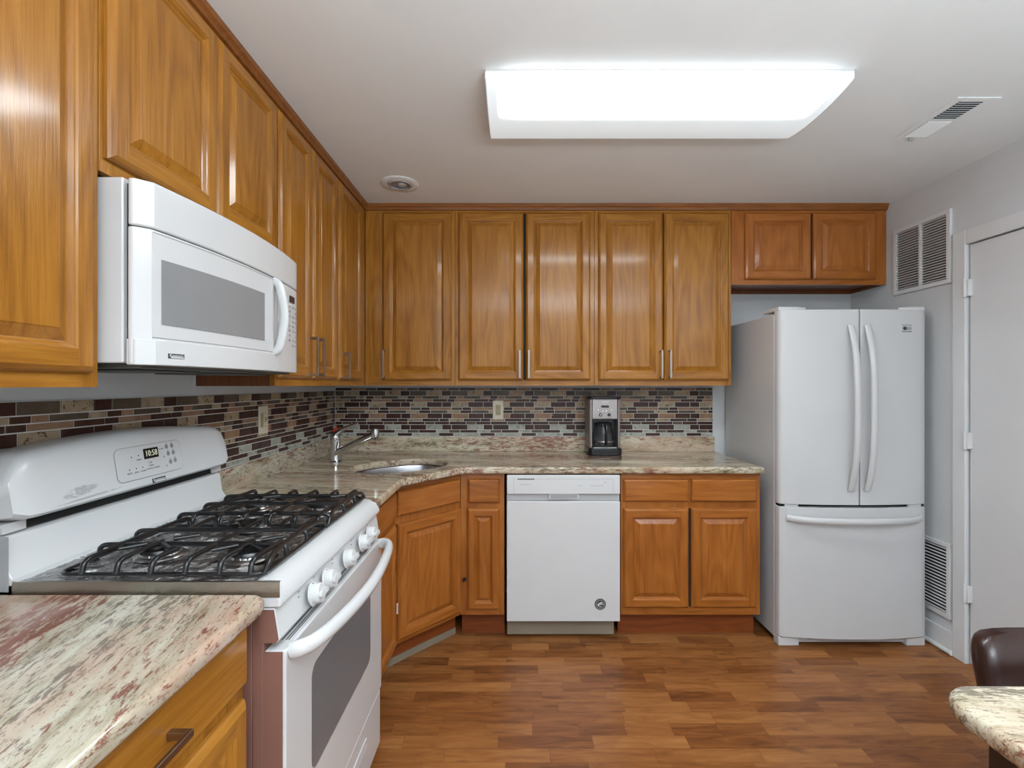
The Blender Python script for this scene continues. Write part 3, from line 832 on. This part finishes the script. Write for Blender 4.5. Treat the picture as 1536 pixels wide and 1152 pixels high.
# console, arched top, tilted face
m = MB(); rings = []
N = 28
for i in range(N + 1):
    u = i / N; y = RY0 - .002 + (RY1 - RY0 + .004) * u
    e = min(u, 1 - u)
    rd = .05
    dist = e * (RY1 - RY0)
    cor = 0 if dist > rd else rd - math.sqrt(max(0, rd * rd - (rd - dist) ** 2))
    ztop = 1.205 + .026 * (1 - (2 * u - 1) ** 2) - cor * .9
    zbot = 1.066 + (cor * .25 if dist < rd else 0)
    k = cor * .5
    def fxx(z): return -1.030 - (z - 1.066) * .16
    ring = [(-1.142, y, zbot), (-1.075, y, zbot), (fxx(zbot) - .012, y, zbot + .004), (fxx(zbot + .010) - k * .3, y, zbot + .012),
            (fxx(1.13) - k * .3, y, 1.13), (fxx(ztop - .016) - k * .3, y, ztop - .018), (fxx(ztop) - .008, y, ztop - .006), (fxx(ztop) - .022, y, ztop), (-1.142, y, ztop)]
    rings.append(ring)
m.loft(rings); con = m.build('console', 'console', rg, angle=45)
con_n = math.atan(.16)
def on_console(y, z, off=0.0):
    x = -1.030 - (z - 1.066) * .16
    return Vector((x + off * math.cos(con_n), y, z + off * math.sin(con_n)))
# orientation frame for things on console face: local x->+Y world, local y-> up along face, normal out
rotc = Matrix(((0, -math.sin(con_n), math.cos(con_n)), (1, 0, 0), (0, math.cos(con_n), math.sin(con_n))))
rot_con = rotc.to_euler()
ccen = on_console(1.397, 1.143, .0012)
pm = MB(); pm.prism(rrect(-.150, -.052, .150, .052, .02, 6), -.001, .0012)
pnl = pm.build('control_pad', 'whitep', rg, loc=tuple(ccen), rot=rot_con)
pnl.scale = (.84, .86, 1)
pm = MB()
oa, ob = rrect(-.1515, -.0535, .1515, .0535, .0215, 6), rrect(-.150, -.052, .150, .052, .02, 6)
n_ = len(oa)
vs = [(a, b, .0008) for a, b in oa] + [(a, b, .0014) for a, b in ob]
pm.add(vs, [(i, (i + 1) % n_, n_ + (i + 1) % n_, n_ + i) for i in range(n_)])
pm.build('pad_outline', 'inkl', pnl)
pm = MB(); pm.box(-.032, .006, .0012, .034, .040, .0022); ds = pm.build('display', 'black', pnl)
text('clock_digits', '10:58', .028, 'digits', ds, (.001, .0225, .0026), (0, 0, 0), sx=.9)
pm = MB()
for x, y in ((-.085, .020), (-.055, .022), (-.10, -.018), (-.072, -.018), (-.044, -.018)):
    pm = MB(); pm.lathe([(.0022, .0013), (.0022, .0019), (.0005, .0019)], (x, y, 0), n=8); pm.build('indicator_light', 'ink', pnl)
for x, y in ((.078, .035), (.105, .035), (.082, .010), (.108, .010), (.088, -.020), (.112, -.018)):
    pm = MB(); pm.prism(rrect(x - .0075, y - .0075, x + .0075, y + .0075, .006, 3), .0012, .0016)
    pm.box(x - .0015, y + .0075, .0012, x + .0015, y + .013, .0016)
    pm.build('key', 'inkl', pnl)
for s, x, y, z in (('TIMER', -.055, .008, .008), ('BROIL', -.10, -.030, .008), ('BAKE', -.072, -.030, .008), ('CLEAN', -.044, -.030, .008), ('COOK', .050, .030, .008),
                ('• ON', -.010, -.008, .008), ('• OVEN', -.008, -.018, .008), ('• DOOR LOCKED', .000, -.028, .008), ('^', .060, -.001, .018), ('v', .066, -.030, .014)):
    text('key_print', s, z, 'inkl', pnl, (x, y, .0014), (0, 0, 0))
def kenmore(parent, loc, rot, s=1.0):
    lb = MB(); lb.box(-.026 * s, -.0065 * s, 0, .026 * s, .0065 * s, .0008)
    o = lb.build('logo_badge', 'ink', parent, loc=loc, rot=rot)
    i = MB(); i.prism([(-.017 * s, -.0052 * s), (.0245 * s, -.0052 * s), (.0245 * s, -.0025 * s), (-.017 * s, -.0005 * s)], .0008, .0011); i.build('logo_stripe', 'whitep', o)
    text('logo_text', 'Kenmore', .0115 * s, 'whitep', o, (0, .0012 * s, .0012), (0, 0, 0))
    return o
kp = on_console(1.415, 1.083, .0008)
kenmore(rg, tuple(kp), rot_con)
# knobs
px_n = math.atan2(.012, .066)
for i, y in enumerate((1.164, 1.250, 1.401, 1.541, 1.623)):
    kb = MB()
    kb.lathe([(.0285, 0), (.0285, .003), (.0245, .004), (.0235, .020), (.021, .0235), (.001, .024)], n=28)
    kb.prism(rrect(-.0065, -.023, .0065, .023, .006, 4), .010, .031)
    # local z -> +X, tilted upward
    rk = Matrix(((0, math.sin(px_n), math.cos(px_n)), (1, 0, 0), (0, math.cos(px_n), math.sin(px_n) * 1.0)))
    x = -.489 + (.891 - .857) * .012 / .066
    ok = kb.build('knob', 'knobp', rg, loc=(x + .0035, y, .857), rot=(0, 0, 0), bevel=.001)
    rk = Matrix.Rotation(R(90 - 10), 3, 'Y')
    ok.rotation_euler = rk.to_euler()
    km = MB(); km.box(-.0255, -.002, .0035, -.0215, .002, .0065)
    km.build('knob_mark', 'inkl', ok)
for i, y in enumerate((1.13, 1.215, 1.34, 1.495, 1.66)):
    text('burner_print', ('RF', 'RR', 'C', 'LR', 'LF')[i] and '°°\n°°', .012, 'inkl', cp, (-.4925, y - .012, .872), (R(90), 0, R(90)))
# oven door
m = MB(); m.box(-.522, RY0 + .006, .262, -.476, RY1 - .006, .800); od = m.build('oven_door', 'white', rg, bevel=.005, seg=3)
m = MB(); m.prism(rrect(1.150, .435, 1.625, .690, .03, 5), -.477, -.4752, axis='x'); m.build('oven_window', 'ovenglass', od)
m = MB(); m.box(-.545, RY0 + .004, .262, -.523, RY0 + .010, .800); m.box(-.522, RY0 + .0025, .264, -.482, RY0 + .0065, .798); m.build('door_edge', 'brownside', od)
m = MB()
pts = [(-.476, RY0 + .030, .788), (-.455, RY0 + .032, .792), (-.432, RY0 + .062, .793), (-.416, 1.18, .789), (-.407, 1.30, .786), (-.404, 1.392, .785), (-.407, 1.484, .786), (-.416, 1.604, .789), (-.432, RY1 - .062, .793), (-.455, RY1 - .032, .792), (-.476, RY1 - .030, .788)]
m.tube(smoothpath(pts, 2), .0145, 14, flat=1.25); m.build('oven_handle', 'white', od, angle=60)
m = MB(); 
for x in (-.512, -.503, -.494): m.box(x - .0022, RY0 + .05, .8001, x, RY1 - .05, .8008)
for x in (-.489,): m.box(x - .002, RY0 + .05, .8001, x, RY1 - .05, .8008)
m.build('vent_slots', 'ink', od)
m = MB(); m.box(-.525, RY0 + .008, .060, -.480, RY1 - .008, .255); sd_ = m.build('storage_drawer', 'white', rg, bevel=.005, seg=3)
m = MB(); m.prism(rrect(1.20, .165, 1.60, .200, .015, 4), -.4805, -.4770, axis='x'); m.build('drawer_grip', 'whitep', sd_, bevel=.001)
for fx_, fy_ in ((-.56, RY0 + .04), (-.56, RY1 - .04), (-1.10, RY0 + .04), (-1.10, RY1 - .04)):
    MB().lathe([(.018, 0), (.018, .008), (.008, .01), (.008, .02)], (fx_, fy_, 0), n=12).build('foot', 'black', rg)
# scuff on console
m = MB()
cx0 = on_console(1.13, 1.10, .0006)

# ------------------------------------------------------------------ microwave
mw = thing('microwave', 'white over-the-range microwave hung under the left wall cabinets', 'microwave', (0, 0, 0))
MZ0, MZ1 = 1.402, 1.800; MY0, MY1 = 1.022, 1.762
m = MB(); m.box(XL + .012, MY0, MZ0 + .004, -.822, MY1, MZ1); m.build('housing', 'white', mw, bevel=.004)
m = MB(); m.box(-.822, MY0 + .012, MZ0 + .012, -.812, MY1 - .012, MZ1 - .01); m.build('shadow_gap', 'gap', mw)
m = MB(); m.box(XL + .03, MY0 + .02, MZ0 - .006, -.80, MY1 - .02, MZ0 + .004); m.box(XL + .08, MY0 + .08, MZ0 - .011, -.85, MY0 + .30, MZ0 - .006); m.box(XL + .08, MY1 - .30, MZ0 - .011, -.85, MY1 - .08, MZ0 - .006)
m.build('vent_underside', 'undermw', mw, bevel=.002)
def bow(y): return -.744 - .034 * ((y - 1.392) / .37) ** 2
def bowed(y0, y1, z0, z1, off0, thick, name, mat, par, n=18, bevel=.004, round_ends=(0, 0), zs=None):
    m = MB(); rings = []
    for i in range(n + 1):
        y = y0 + (y1 - y0) * i / n
        e = 0
        if round_ends[0] and y - y0 < round_ends[0]: t_ = 1 - (y - y0) / round_ends[0]; e = round_ends[0] * (1 - math.sqrt(max(0, 1 - t_ * t_)))
        if round_ends[1] and y1 - y < round_ends[1]: t_ = 1 - (y1 - y) / round_ends[1]; e = round_ends[1] * (1 - math.sqrt(max(0, 1 - t_ * t_)))
        xf = bow(y) + off0 - e; xbk = -.811 if thick is None else xf - thick
        rings.append([(xbk, y, z0), (xf, y, z0), (xf, y, z1), (xbk, y, z1)])
    m.loft(rings); return m.build(name, mat, par, bevel=bevel, seg=3)
TBZ = 1.698
bowed(MY0 - .002, MY1 + .002, TBZ, MZ1 - .002, 0, None, 'top_panel', 'white', mw, 28, .005, (.022, .006))
DE = 1.555
mdoor = bowed(MY0 - .002, DE, MZ0, TBZ - .0025, -.001, None, 'microwave_door', 'white', mw, 24, .004, (.022, 0))
bowed(MY0 + .02, DE - .014, 1.462, TBZ - .008, 0.0015, .004, 'door_inset', 'whitep', mdoor, 20, .001)
bowed(MY0 + .022, DE - .014, TBZ - .0105, TBZ - .0085, 0.0022, .004, 'inset_shade_line', 'greyp', mdoor, 20, 0)  # grey strips painted for the shadow line in the inset groove
bowed(DE - .0155, DE - .0125, 1.466, TBZ - .0085, 0.0022, .004, 'inset_shade_line', 'greyp', mdoor, 3, 0)
bowed(1.062, 1.452, 1.492, 1.634, 0.0032, .003, 'door_window', 'mwglass', mdoor, 16, .0)
bowed(MY0 - .0005, DE, MZ0 + .0, 1.458, .004, .02, 'lower_lip', 'white', mdoor, 22, .003, (.022, 0))
pnl2 = bowed(DE + .004, MY1 + .002, MZ0, TBZ - .0025, -.001, None, 'control_side', 'white', mw, 10, .003, (0, .006))
m = MB()
hy = 1.522
m.tube(smoothpath([(bow(hy) - .003, hy, 1.462), (bow(hy) + .016, hy, 1.470), (bow(hy) + .027, hy + .004, 1.53), (bow(hy) + .031, hy + .006, 1.575), (bow(hy) + .027, hy + .004, 1.62), (bow(hy) + .016, hy, 1.678), (bow(hy) - .003, hy, 1.686)], 2), .0095, 12, flat=1.4)
m.build('door_handle', 'white', mdoor, angle=60)
y1_ = 1.70
rotm = (R(90), 0, R(90) + math.atan(2 * .034 * (y1_ - 1.392) / .37 ** 2))
m = MB(); m.box(-.026, -.011, 0, .026, .011, .0012); dsp = m.build('display', 'black', pnl2, loc=(bow(1.682) + .0005, 1.682, 1.655), rot=rotm)
rr_ = 0
for k in range(9):
    z = 1.628 - k * .0165
    for j, y in enumerate((1.660, 1.698, 1.730)):
        if (k * 3 + j) % 5 == 4: continue
        m = MB()
        s_w = .006 + .003 * ((k + j) % 2)
        m.box(-s_w, -.003, 0, s_w, .003, .0005)
        o = m.build('key_mark', 'inkl', pnl2, loc=(bow(y) - .0003, y, z), rot=rotm)
kenmore(mdoor, (bow(1.093) + .0045, 1.098, 1.424), (R(90), 0, R(90) + math.atan(2 * .034 * (1.098 - 1.392) / .37 ** 2)), .85)

# ------------------------------------------------------------------ dishwasher
dw = thing('dishwasher', 'white built-in dishwasher with pocket handle under the back counter', 'dishwasher', (.271, 2.58, 0))
hw = .2985
m = MB(); m.box(-hw + .004, .01, .10, hw - .004, .57, .872); m.build('tub', 'lgrey', dw)
m = MB(); m.box(-hw, -.030, .112, hw, .009, .745); dd = m.build('dishwasher_door', 'white', dw, bevel=.003)
m = MB(); m.box(-hw, -.014, .747, hw, .009, .785); m.build('pocket_strip', 'lgrey', dd)
m = MB(); m.box(-hw, -.032, .783, hw, .009, .884); cp2 = m.build('control_strip', 'white', dd, bevel=.004)
m = MB()
m.prism(rrect(-.078, .757, .082, .784, .011, 4), -.0300, -.0145, axis='y'); pk_ = m.build('pocket_handle', 'whitep', dd, bevel=.002)
m = MB(); m.prism(rrect(-.070, .762, .074, .790, .008, 4), -.0312, -.0301, axis='y'); m.build('pocket_recess', 'greyp', pk_)
m = MB()
for a, b, c, d in ((-.262, .862, .262, .863), (-.262, .79, -.261, .863), (.261, .79, .262, .863)): m.box(a, -.0326, b, c, -.0318, d)
m.build('panel_outline', 'inkl', cp2)
m = MB()
for k in range(9): m.box(-.24 + k * .0098, -.0328, .860, -.233 + k * .0098, -.0318, .8655)
m.build('vent_marks', 'black', cp2)
m = MB()
for k in range(5): m.lathe([(.0022, -.0326), (.0022, -.0318)], (-.226 + k * .0118, 0, .834), 'y', 8)
m.build('indicator_lights', 'ink', cp2)
text('button_print', 'Normal  Heavy  Dry', .008, 'inkl', cp2, (.175, -.0324, .828), (R(90), 0, 0))
text('button_print', 'Hi Temp', .008, 'inkl', cp2, (.085, -.0324, .828), (R(90), 0, 0))
text('button_print', 'Start', .008, 'inkl', cp2, (.220, -.0324, .845), (R(90), 0, 0))
m = MB(); m.lathe([(.001, -.0318), (.028, -.0318), (.030, -.0300)], (.194, 0, .203), 'y', 32)
lg = m.build('round_badge', 'ink', dd)
m = MB()
ro = [(.194 + .0235 * math.cos(2 * math.pi * i / 40), .203 + .0235 * math.sin(2 * math.pi * i / 40)) for i in range(40)]
ri = [(.194 + .0222 * math.cos(2 * math.pi * i / 40), .203 + .0222 * math.sin(2 * math.pi * i / 40)) for i in range(40)]
m.add([(a, -.0322, b) for a, b in ro] + [(a, -.0322, b) for a, b in ri], [(i, (i + 1) % 40, 40 + (i + 1) % 40, 40 + i) for i in range(40)])
m.prism([(.180, .206), (.200, .216), (.208, .212), (.196, .207), (.210, .206), (.212, .201), (.198, .203), (.186, .198), (.190, .192), (.205, .192), (.196, .188), (.184, .192), (.178, .200)], -.0324, -.0318, axis='y')
m.build('badge_emblem', 'whitep', lg)
m = MB(); m.box(-hw + .002, .035, .012, hw - .02, .045, .108); m.build('kick_plate', 'kick', dw)
for sx_ in (-.25, .25): MB().lathe([(.016, 0), (.016, .01), (.006, .012), (.006, .10)], (sx_, .3, 0), n=10).build('foot', 'black', dw)

# ------------------------------------------------------------------ refrigerator
FX0, FX1 = 1.385, 2.152; fw = (FX1 - FX0) / 2; fcx = (FX0 + FX1) / 2
fr = thing('refrigerator', 'white French-door refrigerator with bottom freezer by the right wall', 'refrigerator', (fcx, 2.54, 0))
m = MB(); m.box(-fw, .02, .03, fw, .60, 1.732); m.build('fridge_body', 'fridge', fr, bevel=.004)
def fbow(x): return -.062 + .032 * (x / fw) ** 2
def fdoor(x0, x1, z0, z1, name, par, rl, rr2):
    m = MB(); rings = []; n = 20
    for i in range(n + 1):
        u = .5 - .5 * math.cos(math.pi * i / n); x = x0 + (x1 - x0) * u; e = 0
        for rd, dist in ((rl, x - x0), (rr2, x1 - x)):
            if rd and dist < rd: t_ = 1 - dist / rd; e += rd * (1 - math.sqrt(max(0, 1 - t_ * t_)))
        yf = fbow(x) + e
        rings.append([(x, .016, z0), (x, yf, z0), (x, yf, z1), (x, .016, z1)])
    m.loft(rings); return m.build(name, 'fridge', par, bevel=.004, seg=3, angle=30)
mx = 1.790 - fcx - .008
fl = fdoor(-fw, mx - .003, .742, 1.746, 'fridge_door', fr, .022, .004)
frr = fdoor(mx + .003, fw, .742, 1.746, 'fridge_door', fr, .004, .022)
fz = fdoor(-fw, fw, .052, .727, 'freezer_door', fr, .022, .022)
m = MB(); m.box(-fw + .01, -.02, .727, fw - .01, .02, .742); m.box(mx - .003, -.02, .742, mx + .003, .018, 1.74); m.build('door_gasket', 'gap', fr)
def vhandle(x, par, s):
    m = MB(); pts = []
    for i in range(21):
        u = i / 20; z = .818 + (1.662 - .818) * u
        b = .052 * (1 - (2 * u - 1) ** 4) * (1 - .25 * (2 * u - 1) ** 2)
        pts.append((x + s * .004, fbow(x) - .004 - b, z))
    m.tube(pts, .0165, 14, flat=.62, up=(0, -1, 0))
    return m.build('door_handle', 'fridge', par, angle=60)
vhandle(mx - .046, fl, -1); vhandle(mx + .030, frr, 1)
m = MB(); pts = []
for i in range(25):
    u = i / 24; x = -fw + .035 + (2 * fw - .075) * u
    b = .052 * (1 - (2 * u - 1) ** 4)
    pts.append((x, fbow(x) - .003 - b, .672))
m.tube(pts, .017, 14, flat=.62, up=(0, -1, 0)); m.build('freezer_handle', 'fridge', fz, angle=60)
m = MB(); m.prism([(-fw + .002, -.02), (-fw + .10, -.02), (-fw + .16, .005), (-fw + .16, .03), (-fw + .08, .13), (-fw + .002, .13)], 1.7465, 1.766); m.build('hinge_cover', 'whitep', fr, bevel=.004)
m = MB(); m.prism([(fw - .002, -.02), (fw - .06, -.02), (fw - .12, .005), (fw - .12, .03), (fw - .08, .13), (fw - .002, .13)], 1.7465, 1.766); m.build('hinge_cover', 'whitep', fr, bevel=.004)
m = MB(); m.box(-fw + .03, -.03, .726, -fw + .10, .0, .742); m.box(fw - .10, -.03, .726, fw - .03, .0, .742); m.build('hinge_plate', 'whitep', fr, bevel=.002)
m = MB(); m.box(-fw + .10, -.006, .012, fw - .09, .02, .050); base_ = m.build('base_grille', 'whitep', fr, bevel=.003)
m = MB(); m.box(-fw + .16, -.0085, .030, fw - .18, -.0055, .040); m.build('grille_slot', 'gap', base_)
for x0, x1 in ((-fw + .001, -fw + .11), (fw - .10, fw - .001)):
    m = MB(); m.prism([(x0, .03), (x1 - .02 if x0 < 0 else x1, .03), (x1 if x0 < 0 else x1, -.022), (x0, -.022)], 0, .048); m.build('leg', 'whitep', fr, bevel=.006)
for x0 in (-fw + .08, fw - .08):
    m = MB(); m.tube([(x0 - .02, .5, .026), (x0 + .02, .5, .026)], .0255, 14); m.build('roller', 'black', fr)
bx = 2.032 - fcx
by_ = fbow(bx) - .0004
m = MB(); m.box(-.027, -.0012, -.019, .027, 0, .019); lgb = m.build('logo_badge', 'lgrey', frr, loc=(bx, by_, 1.650), rot=(0, 0, R(2.6)), bevel=.0004)
m = MB(); m.box(-.027, -.0016, -.019, .027, -.0011, -.0165); m.box(-.027, -.0016, .0175, .027, -.0011, .019); m.build('badge_rim', 'ink', lgb)
m = MB(); m.lathe([(.001, -.002), (.0095, -.002), (.0095, -.0012)], (-.010, 0, 0), 'y', 24); m.build('badge_circle', 'ink', lgb)
text('logo_text', 'LG', .017, 'ink', lgb, (.013, -.0016, -.0005), (R(90), 0, 0))

# ------------------------------------------------------------------ coffee maker
cf = thing('coffee_maker', 'brushed steel and black drip coffee maker on the back counter', 'coffee maker', (.570, 2.966, ZT1 + .0004))
m = MB()
m.prism(rrect(-.104, -.02, .104, .175, .03, 5), 0, .045)
m.build('base', 'black', cf, bevel=.005)
m = MB(); m.box(-.080, .075, .0455, .080, .165, .345)
m.build('back_column', 'black', cf, bevel=.004)
for s in (-1, 1):
    m = MB(); m.prism([(s * .079, .0), (s * .094, .006), (s * .098, .03), (s * .098, .165), (s * .079, .165)], .0455, .345); m.build('side_panel', 'steeld', cf, bevel=.003)
m = MB(); m.box(-.0775, .003, .222, .0775, .0745, .345); hd = m.build('brew_head', 'steeld', cf, bevel=.004)
m = MB(); m.prism(rrect(-.096, .0, .096, .165, .02, 5), .3455, .360); m.build('lid', 'black', cf, bevel=.004)
m = MB(); m.box(-.072, .0, .0455, .072, .07, .050); m.build('warming_plate', 'chrome', cf)
m = MB(); m.prism(rrect(-.024, .293, .024, .306, .005, 3), .000, .003, axis='y'); m.build('clock_display', 'black', hd)
m = MB()
for x, z in ((-.042, .279), (-.013, .272), (.008, .272), (.040, .279)): m.lathe([(.001, .0), (.0045, .0), (.0045, .003)], (x, 0, z), 'y', 12)
m.build('buttons', 'chrome', hd)
m = MB()
for x in (-.027, .025): m.lathe([(.001, -.004), (.009, -.004), (.010, .003)], (x, 0, .249), 'y', 16)
m.build('dials', 'black', hd)
m = MB(); m.lathe([(.001, -.0045), (.0045, -.0045), (.0045, -.0040)], (-.027, 0, .249), 'y', 12); m.build('dial_tip', 'whitep', hd)
text('logo_text', 'Cuisinart', .012, 'whitep', hd, (0, .0024, .328), (R(90), 0, 0))
text('button_print', '1-4', .007, 'whitep', hd, (-.001, .0024, .249), (R(90), 0, 0))
m = MB(); m.lathe([(.050, .0), (.060, .01), (.064, .04), (.060, .085), (.050, .115), (.048, .13)], (0, .040, .0505), n=32)
ca = m.build('carafe', 'glass', cf, angle=60)
ca.location = (0, -.030 + .03, 0)
m = MB(); m.lathe([(.049, .131), (.053, .134), (.053, .145), (.03, .152), (.001, .152)], (0, .040, .0505), n=28); m.build('carafe_lid', 'black', ca)
m = MB(); m.lathe([(.0645, .030), (.066, .032), (.066, .038), (.0645, .040)], (0, .040, .0505), n=32); m.build('carafe_band', 'chrome', ca)
m = MB(); m.tube(smoothpath([(0, -.010, .190), (0, -.035, .192), (0, -.048, .16), (0, -.044, .10), (0, -.030, .075), (0, -.024, .072)]), .0085, 10, flat=1.2); m.build('carafe_handle', 'black', ca)

# ------------------------------------------------------------------ ceiling fixture
LX0, LX1, LY0, LY1 = -.088, 1.158, 1.642, 2.042
lf = thing('ceiling_light', 'long rectangular wraparound fluorescent light on the ceiling', 'ceiling light', ((LX0 + LX1) / 2, (LY0 + LY1) / 2, ZC - .0005))
hx, hy_ = (LX1 - LX0) / 2, (LY1 - LY0) / 2
m = MB(); rings = []
prof = [(-hy_, -.004), (-hy_, -.028)]
for i in range(13):
    u = i / 12; y = -hy_ + .004 + (2 * hy_ - .008) * u
    prof.append((y, -.031 - .020 * (1 - (2 * u - 1) ** 2) ** .8))
prof += [(hy_, -.028), (hy_, -.004)]
for x in (-hx, -hx + .3, 0, hx - .3, hx): rings.append([(x, a, b) for a, b in prof])
m.loft(rings); m.build('light_lens', 'lens', lf, angle=40)
m = MB(); m.box(-hx - .002, -hy_ - .002, -.004, hx + .002, hy_ + .002, 0); m.build('mounting_plate', 'whitep', lf)
for s in (-1, 1):
    m = MB(); m.loft([[(s * (hx + .0003), a * 1.003, b) for a, b in prof], [(s * (hx + .004), a * 1.003, b) for a, b in prof]]); m.build('end_cap', 'trimp', lf)

# recessed light
rl = thing('recessed_light', 'small round recessed eyeball light, unlit, in the ceiling near the corner', 'recessed light', (-.595, 2.57, ZC))
m = MB(); m.lathe([(.068, -.0005), (.098, -.0005), (.099, -.004), (.090, -.007), (.070, -.008), (.066, -.004)], n=40)
m.f = [f for f in m.f if len(f) == 4]; m.m = m.m[:len(m.f)]
m.build('trim_ring', 'ceil', rl)
m = MB()
prof = []
for i in range(9):
    a = R(90 * i / 8); prof.append((.066 * math.cos(a * .55), -.006 + .0 - .012 * math.sin(a)))
m.lathe([(.067, -.0003), (.066, -.007), (.062, -.011), (.054, -.0115)], n=36); 
m.f = [f for f in m.f if len(f) == 4]; m.m = m.m[:len(m.f)]
m.build('eyeball', 'lgrey', rl)
m = MB(); m.lathe([(.001, -.0012), (.060, -.0012), (.060, -.0008), (.001, -.0008)], n=32); m.build('recess', 'greyp', rl)
m = MB(); m.lathe([(.026, -.0014), (.024, -.009), (.015, -.012), (.001, -.0125)], (.01, .008, 0), n=24); m.build('socket_cup', 'lgrey', rl)

# ceiling register
vr = thing('ceiling_vent', 'white slotted air register in the ceiling at the upper right', 'vent', (1.735, 1.95, ZC))
vw, vl = .082, .155
m = MB()
for a, b, c, d in ((-vw, -vl, -.052, vl), (.042, -vl, vw, vl), (-.052, -vl, .042, -.128), (-.052, .128, .042, vl), (-.052, -.008, .042, .004)):
    m.box(a, b, -.0035, c, d, -.0004)
m.build('vent_frame', 'ceil', vr, bevel=.002)
m = MB(); m.box(-.052, -.128, -.0012, .042, .128, -.0006); m.build('vent_duct', 'gap', vr)
m = MB()
for i in range(9):
    y = -.122 + i * .0135
    m.obox(Matrix.Translation((-.005, y, -.0042)) @ Matrix.Rotation(R(42), 4, 'X'), .094, .0070, .0008)
for i in range(9):
    y = .010 + i * .0135
    m.obox(Matrix.Translation((-.005, y, -.0046)) @ Matrix.Rotation(R(-20), 4, 'X'), .094, .0125, .0008)
m.build('louvers', 'ceil', vr)
m = MB(); m.box(-.03, .128, -.020, -.012, .134, -.006); m.build('damper_lever', 'greyp', vr, bevel=.001)

# wall grilles
def grille(label, y0, y1, z0, z1, n, mid, back, tilt):
    t = thing('wall_grille', label, 'vent', (XR - .0003, (y0 + y1) / 2, z0))
    a, b = y0 - (y0 + y1) / 2, y1 - (y0 + y1) / 2; h = z1 - z0; fw_ = .022
    m = MB()
    for p in ((a, 0, b, fw_), (a, h - fw_, b, h), (a, fw_, a + fw_, h - fw_), (b - fw_, fw_, b, h - fw_)): m.box(-.014, p[0], p[1], 0, p[2], p[3])
    if mid: m.box(-.0135, -.008, fw_, 0, .008, h - fw_)
    m.build('grille_frame', 'trimp', t, bevel=.0015)
    m = MB()
    for i in range(n):
        z = fw_ + (i + .5) * (h - 2 * fw_) / n
        m.obox(Matrix.Translation((-.009, 0, z)) @ Matrix.Rotation(R(tilt), 4, 'Y'), .009, (b - a) - 2 * fw_, .0030)
    m.build('louvers', 'trimp', t)
    MB().box(-.0016, a + fw_, fw_, -.0006, b - fw_, h - fw_).build('filter', back, t)  # dark sheet behind the louvers, the shade of the recess put into its colour
    return t
grille('large louvered return air grille high on the right wall above the refrigerator', 2.436, 2.80, 1.874, 2.248, 24, True, 'filter', 12)
grille('tall louvered air grille low on the right wall behind the refrigerator', 2.436, 2.86, .174, .555, 20, False, 'gap', -12)

# ------------------------------------------------------------------ granite table and leather chair, lower right
TZ = .762
tb = thing('dining_table', 'granite-topped table with dark legs in the lower right corner', 'table', (1.45, .36, 0))
o = slab('tabletop', [(x - 1.45, y - .36) for x, y in rrect(.835, -.25, 2.05, .972, .075, 7)], [], TZ - .042, TZ, 'granite_x', .016, tb)
m = MB(); m.box(-.50, -.49, TZ - .10, .50, .49, TZ - .0425); m.build('table_apron', 'darkwood', tb, bevel=.003)
for sx_ in (-1, 1):
    for sy_ in (-1, 1):
        m = MB(); cx_, cy_ = sx_ * .52, sy_ * .51
        m.loft([[(cx_ - a, cy_ - a, z), (cx_ + a, cy_ - a, z), (cx_ + a, cy_ + a, z), (cx_ - a, cy_ + a, z)] for a, z in ((.026, 0), (.038, .60), (.038, TZ - .043))]); m.build('leg', 'darkwood', tb, bevel=.004)
ch = thing('dining_chair', 'brown leather chair pushed up to the far side of the granite table', 'chair', (1.385, 1.05, 0))
m = MB(); rings = []
# back: rounded cushion, wide, top edge curved
W2, TH = .235, .085
for k in range(13):
    u = k / 12; z = .48 + (.757 - .48) * u
    sq = 1.0 if u < .72 else math.sqrt(max(0.0, 1 - ((u - .72) / .28) ** 2 * .985))
    wv_ = W2 * (.80 + .20 * sq) if u > .72 else W2
    th = TH / 2 * max(sq, .12)
    yo = .13 + .07 * u
    rings.append([(x, y + yo + .10 * (x / W2) ** 2 * -.4, z - (.018 * (abs(x) / W2) ** 3)) for x, y in rrect(-wv_, -th, wv_, th, th * .95, 5)])
m.loft(rings); m.build('backrest', 'leather', ch, angle=70, subsurf=1)
m = MB(); m.prism(rrect(-.19, -.22, .19, .165, .06, 5), .40, .475); m.build('seat', 'leather', ch, bevel=.02, seg=3)
for sx_ in (-1, 1):
    for sy_ in (-1, 1):
        m = MB(); x, y = sx_ * .145, sy_ * .14 - .02
        m.loft([[(x - a, y - a, z), (x + a, y - a, z), (x + a, y + a, z), (x - a, y + a, z)] for a, z in ((.014, 0), (.02, .3995))]); m.build('leg', 'darkwood', ch)
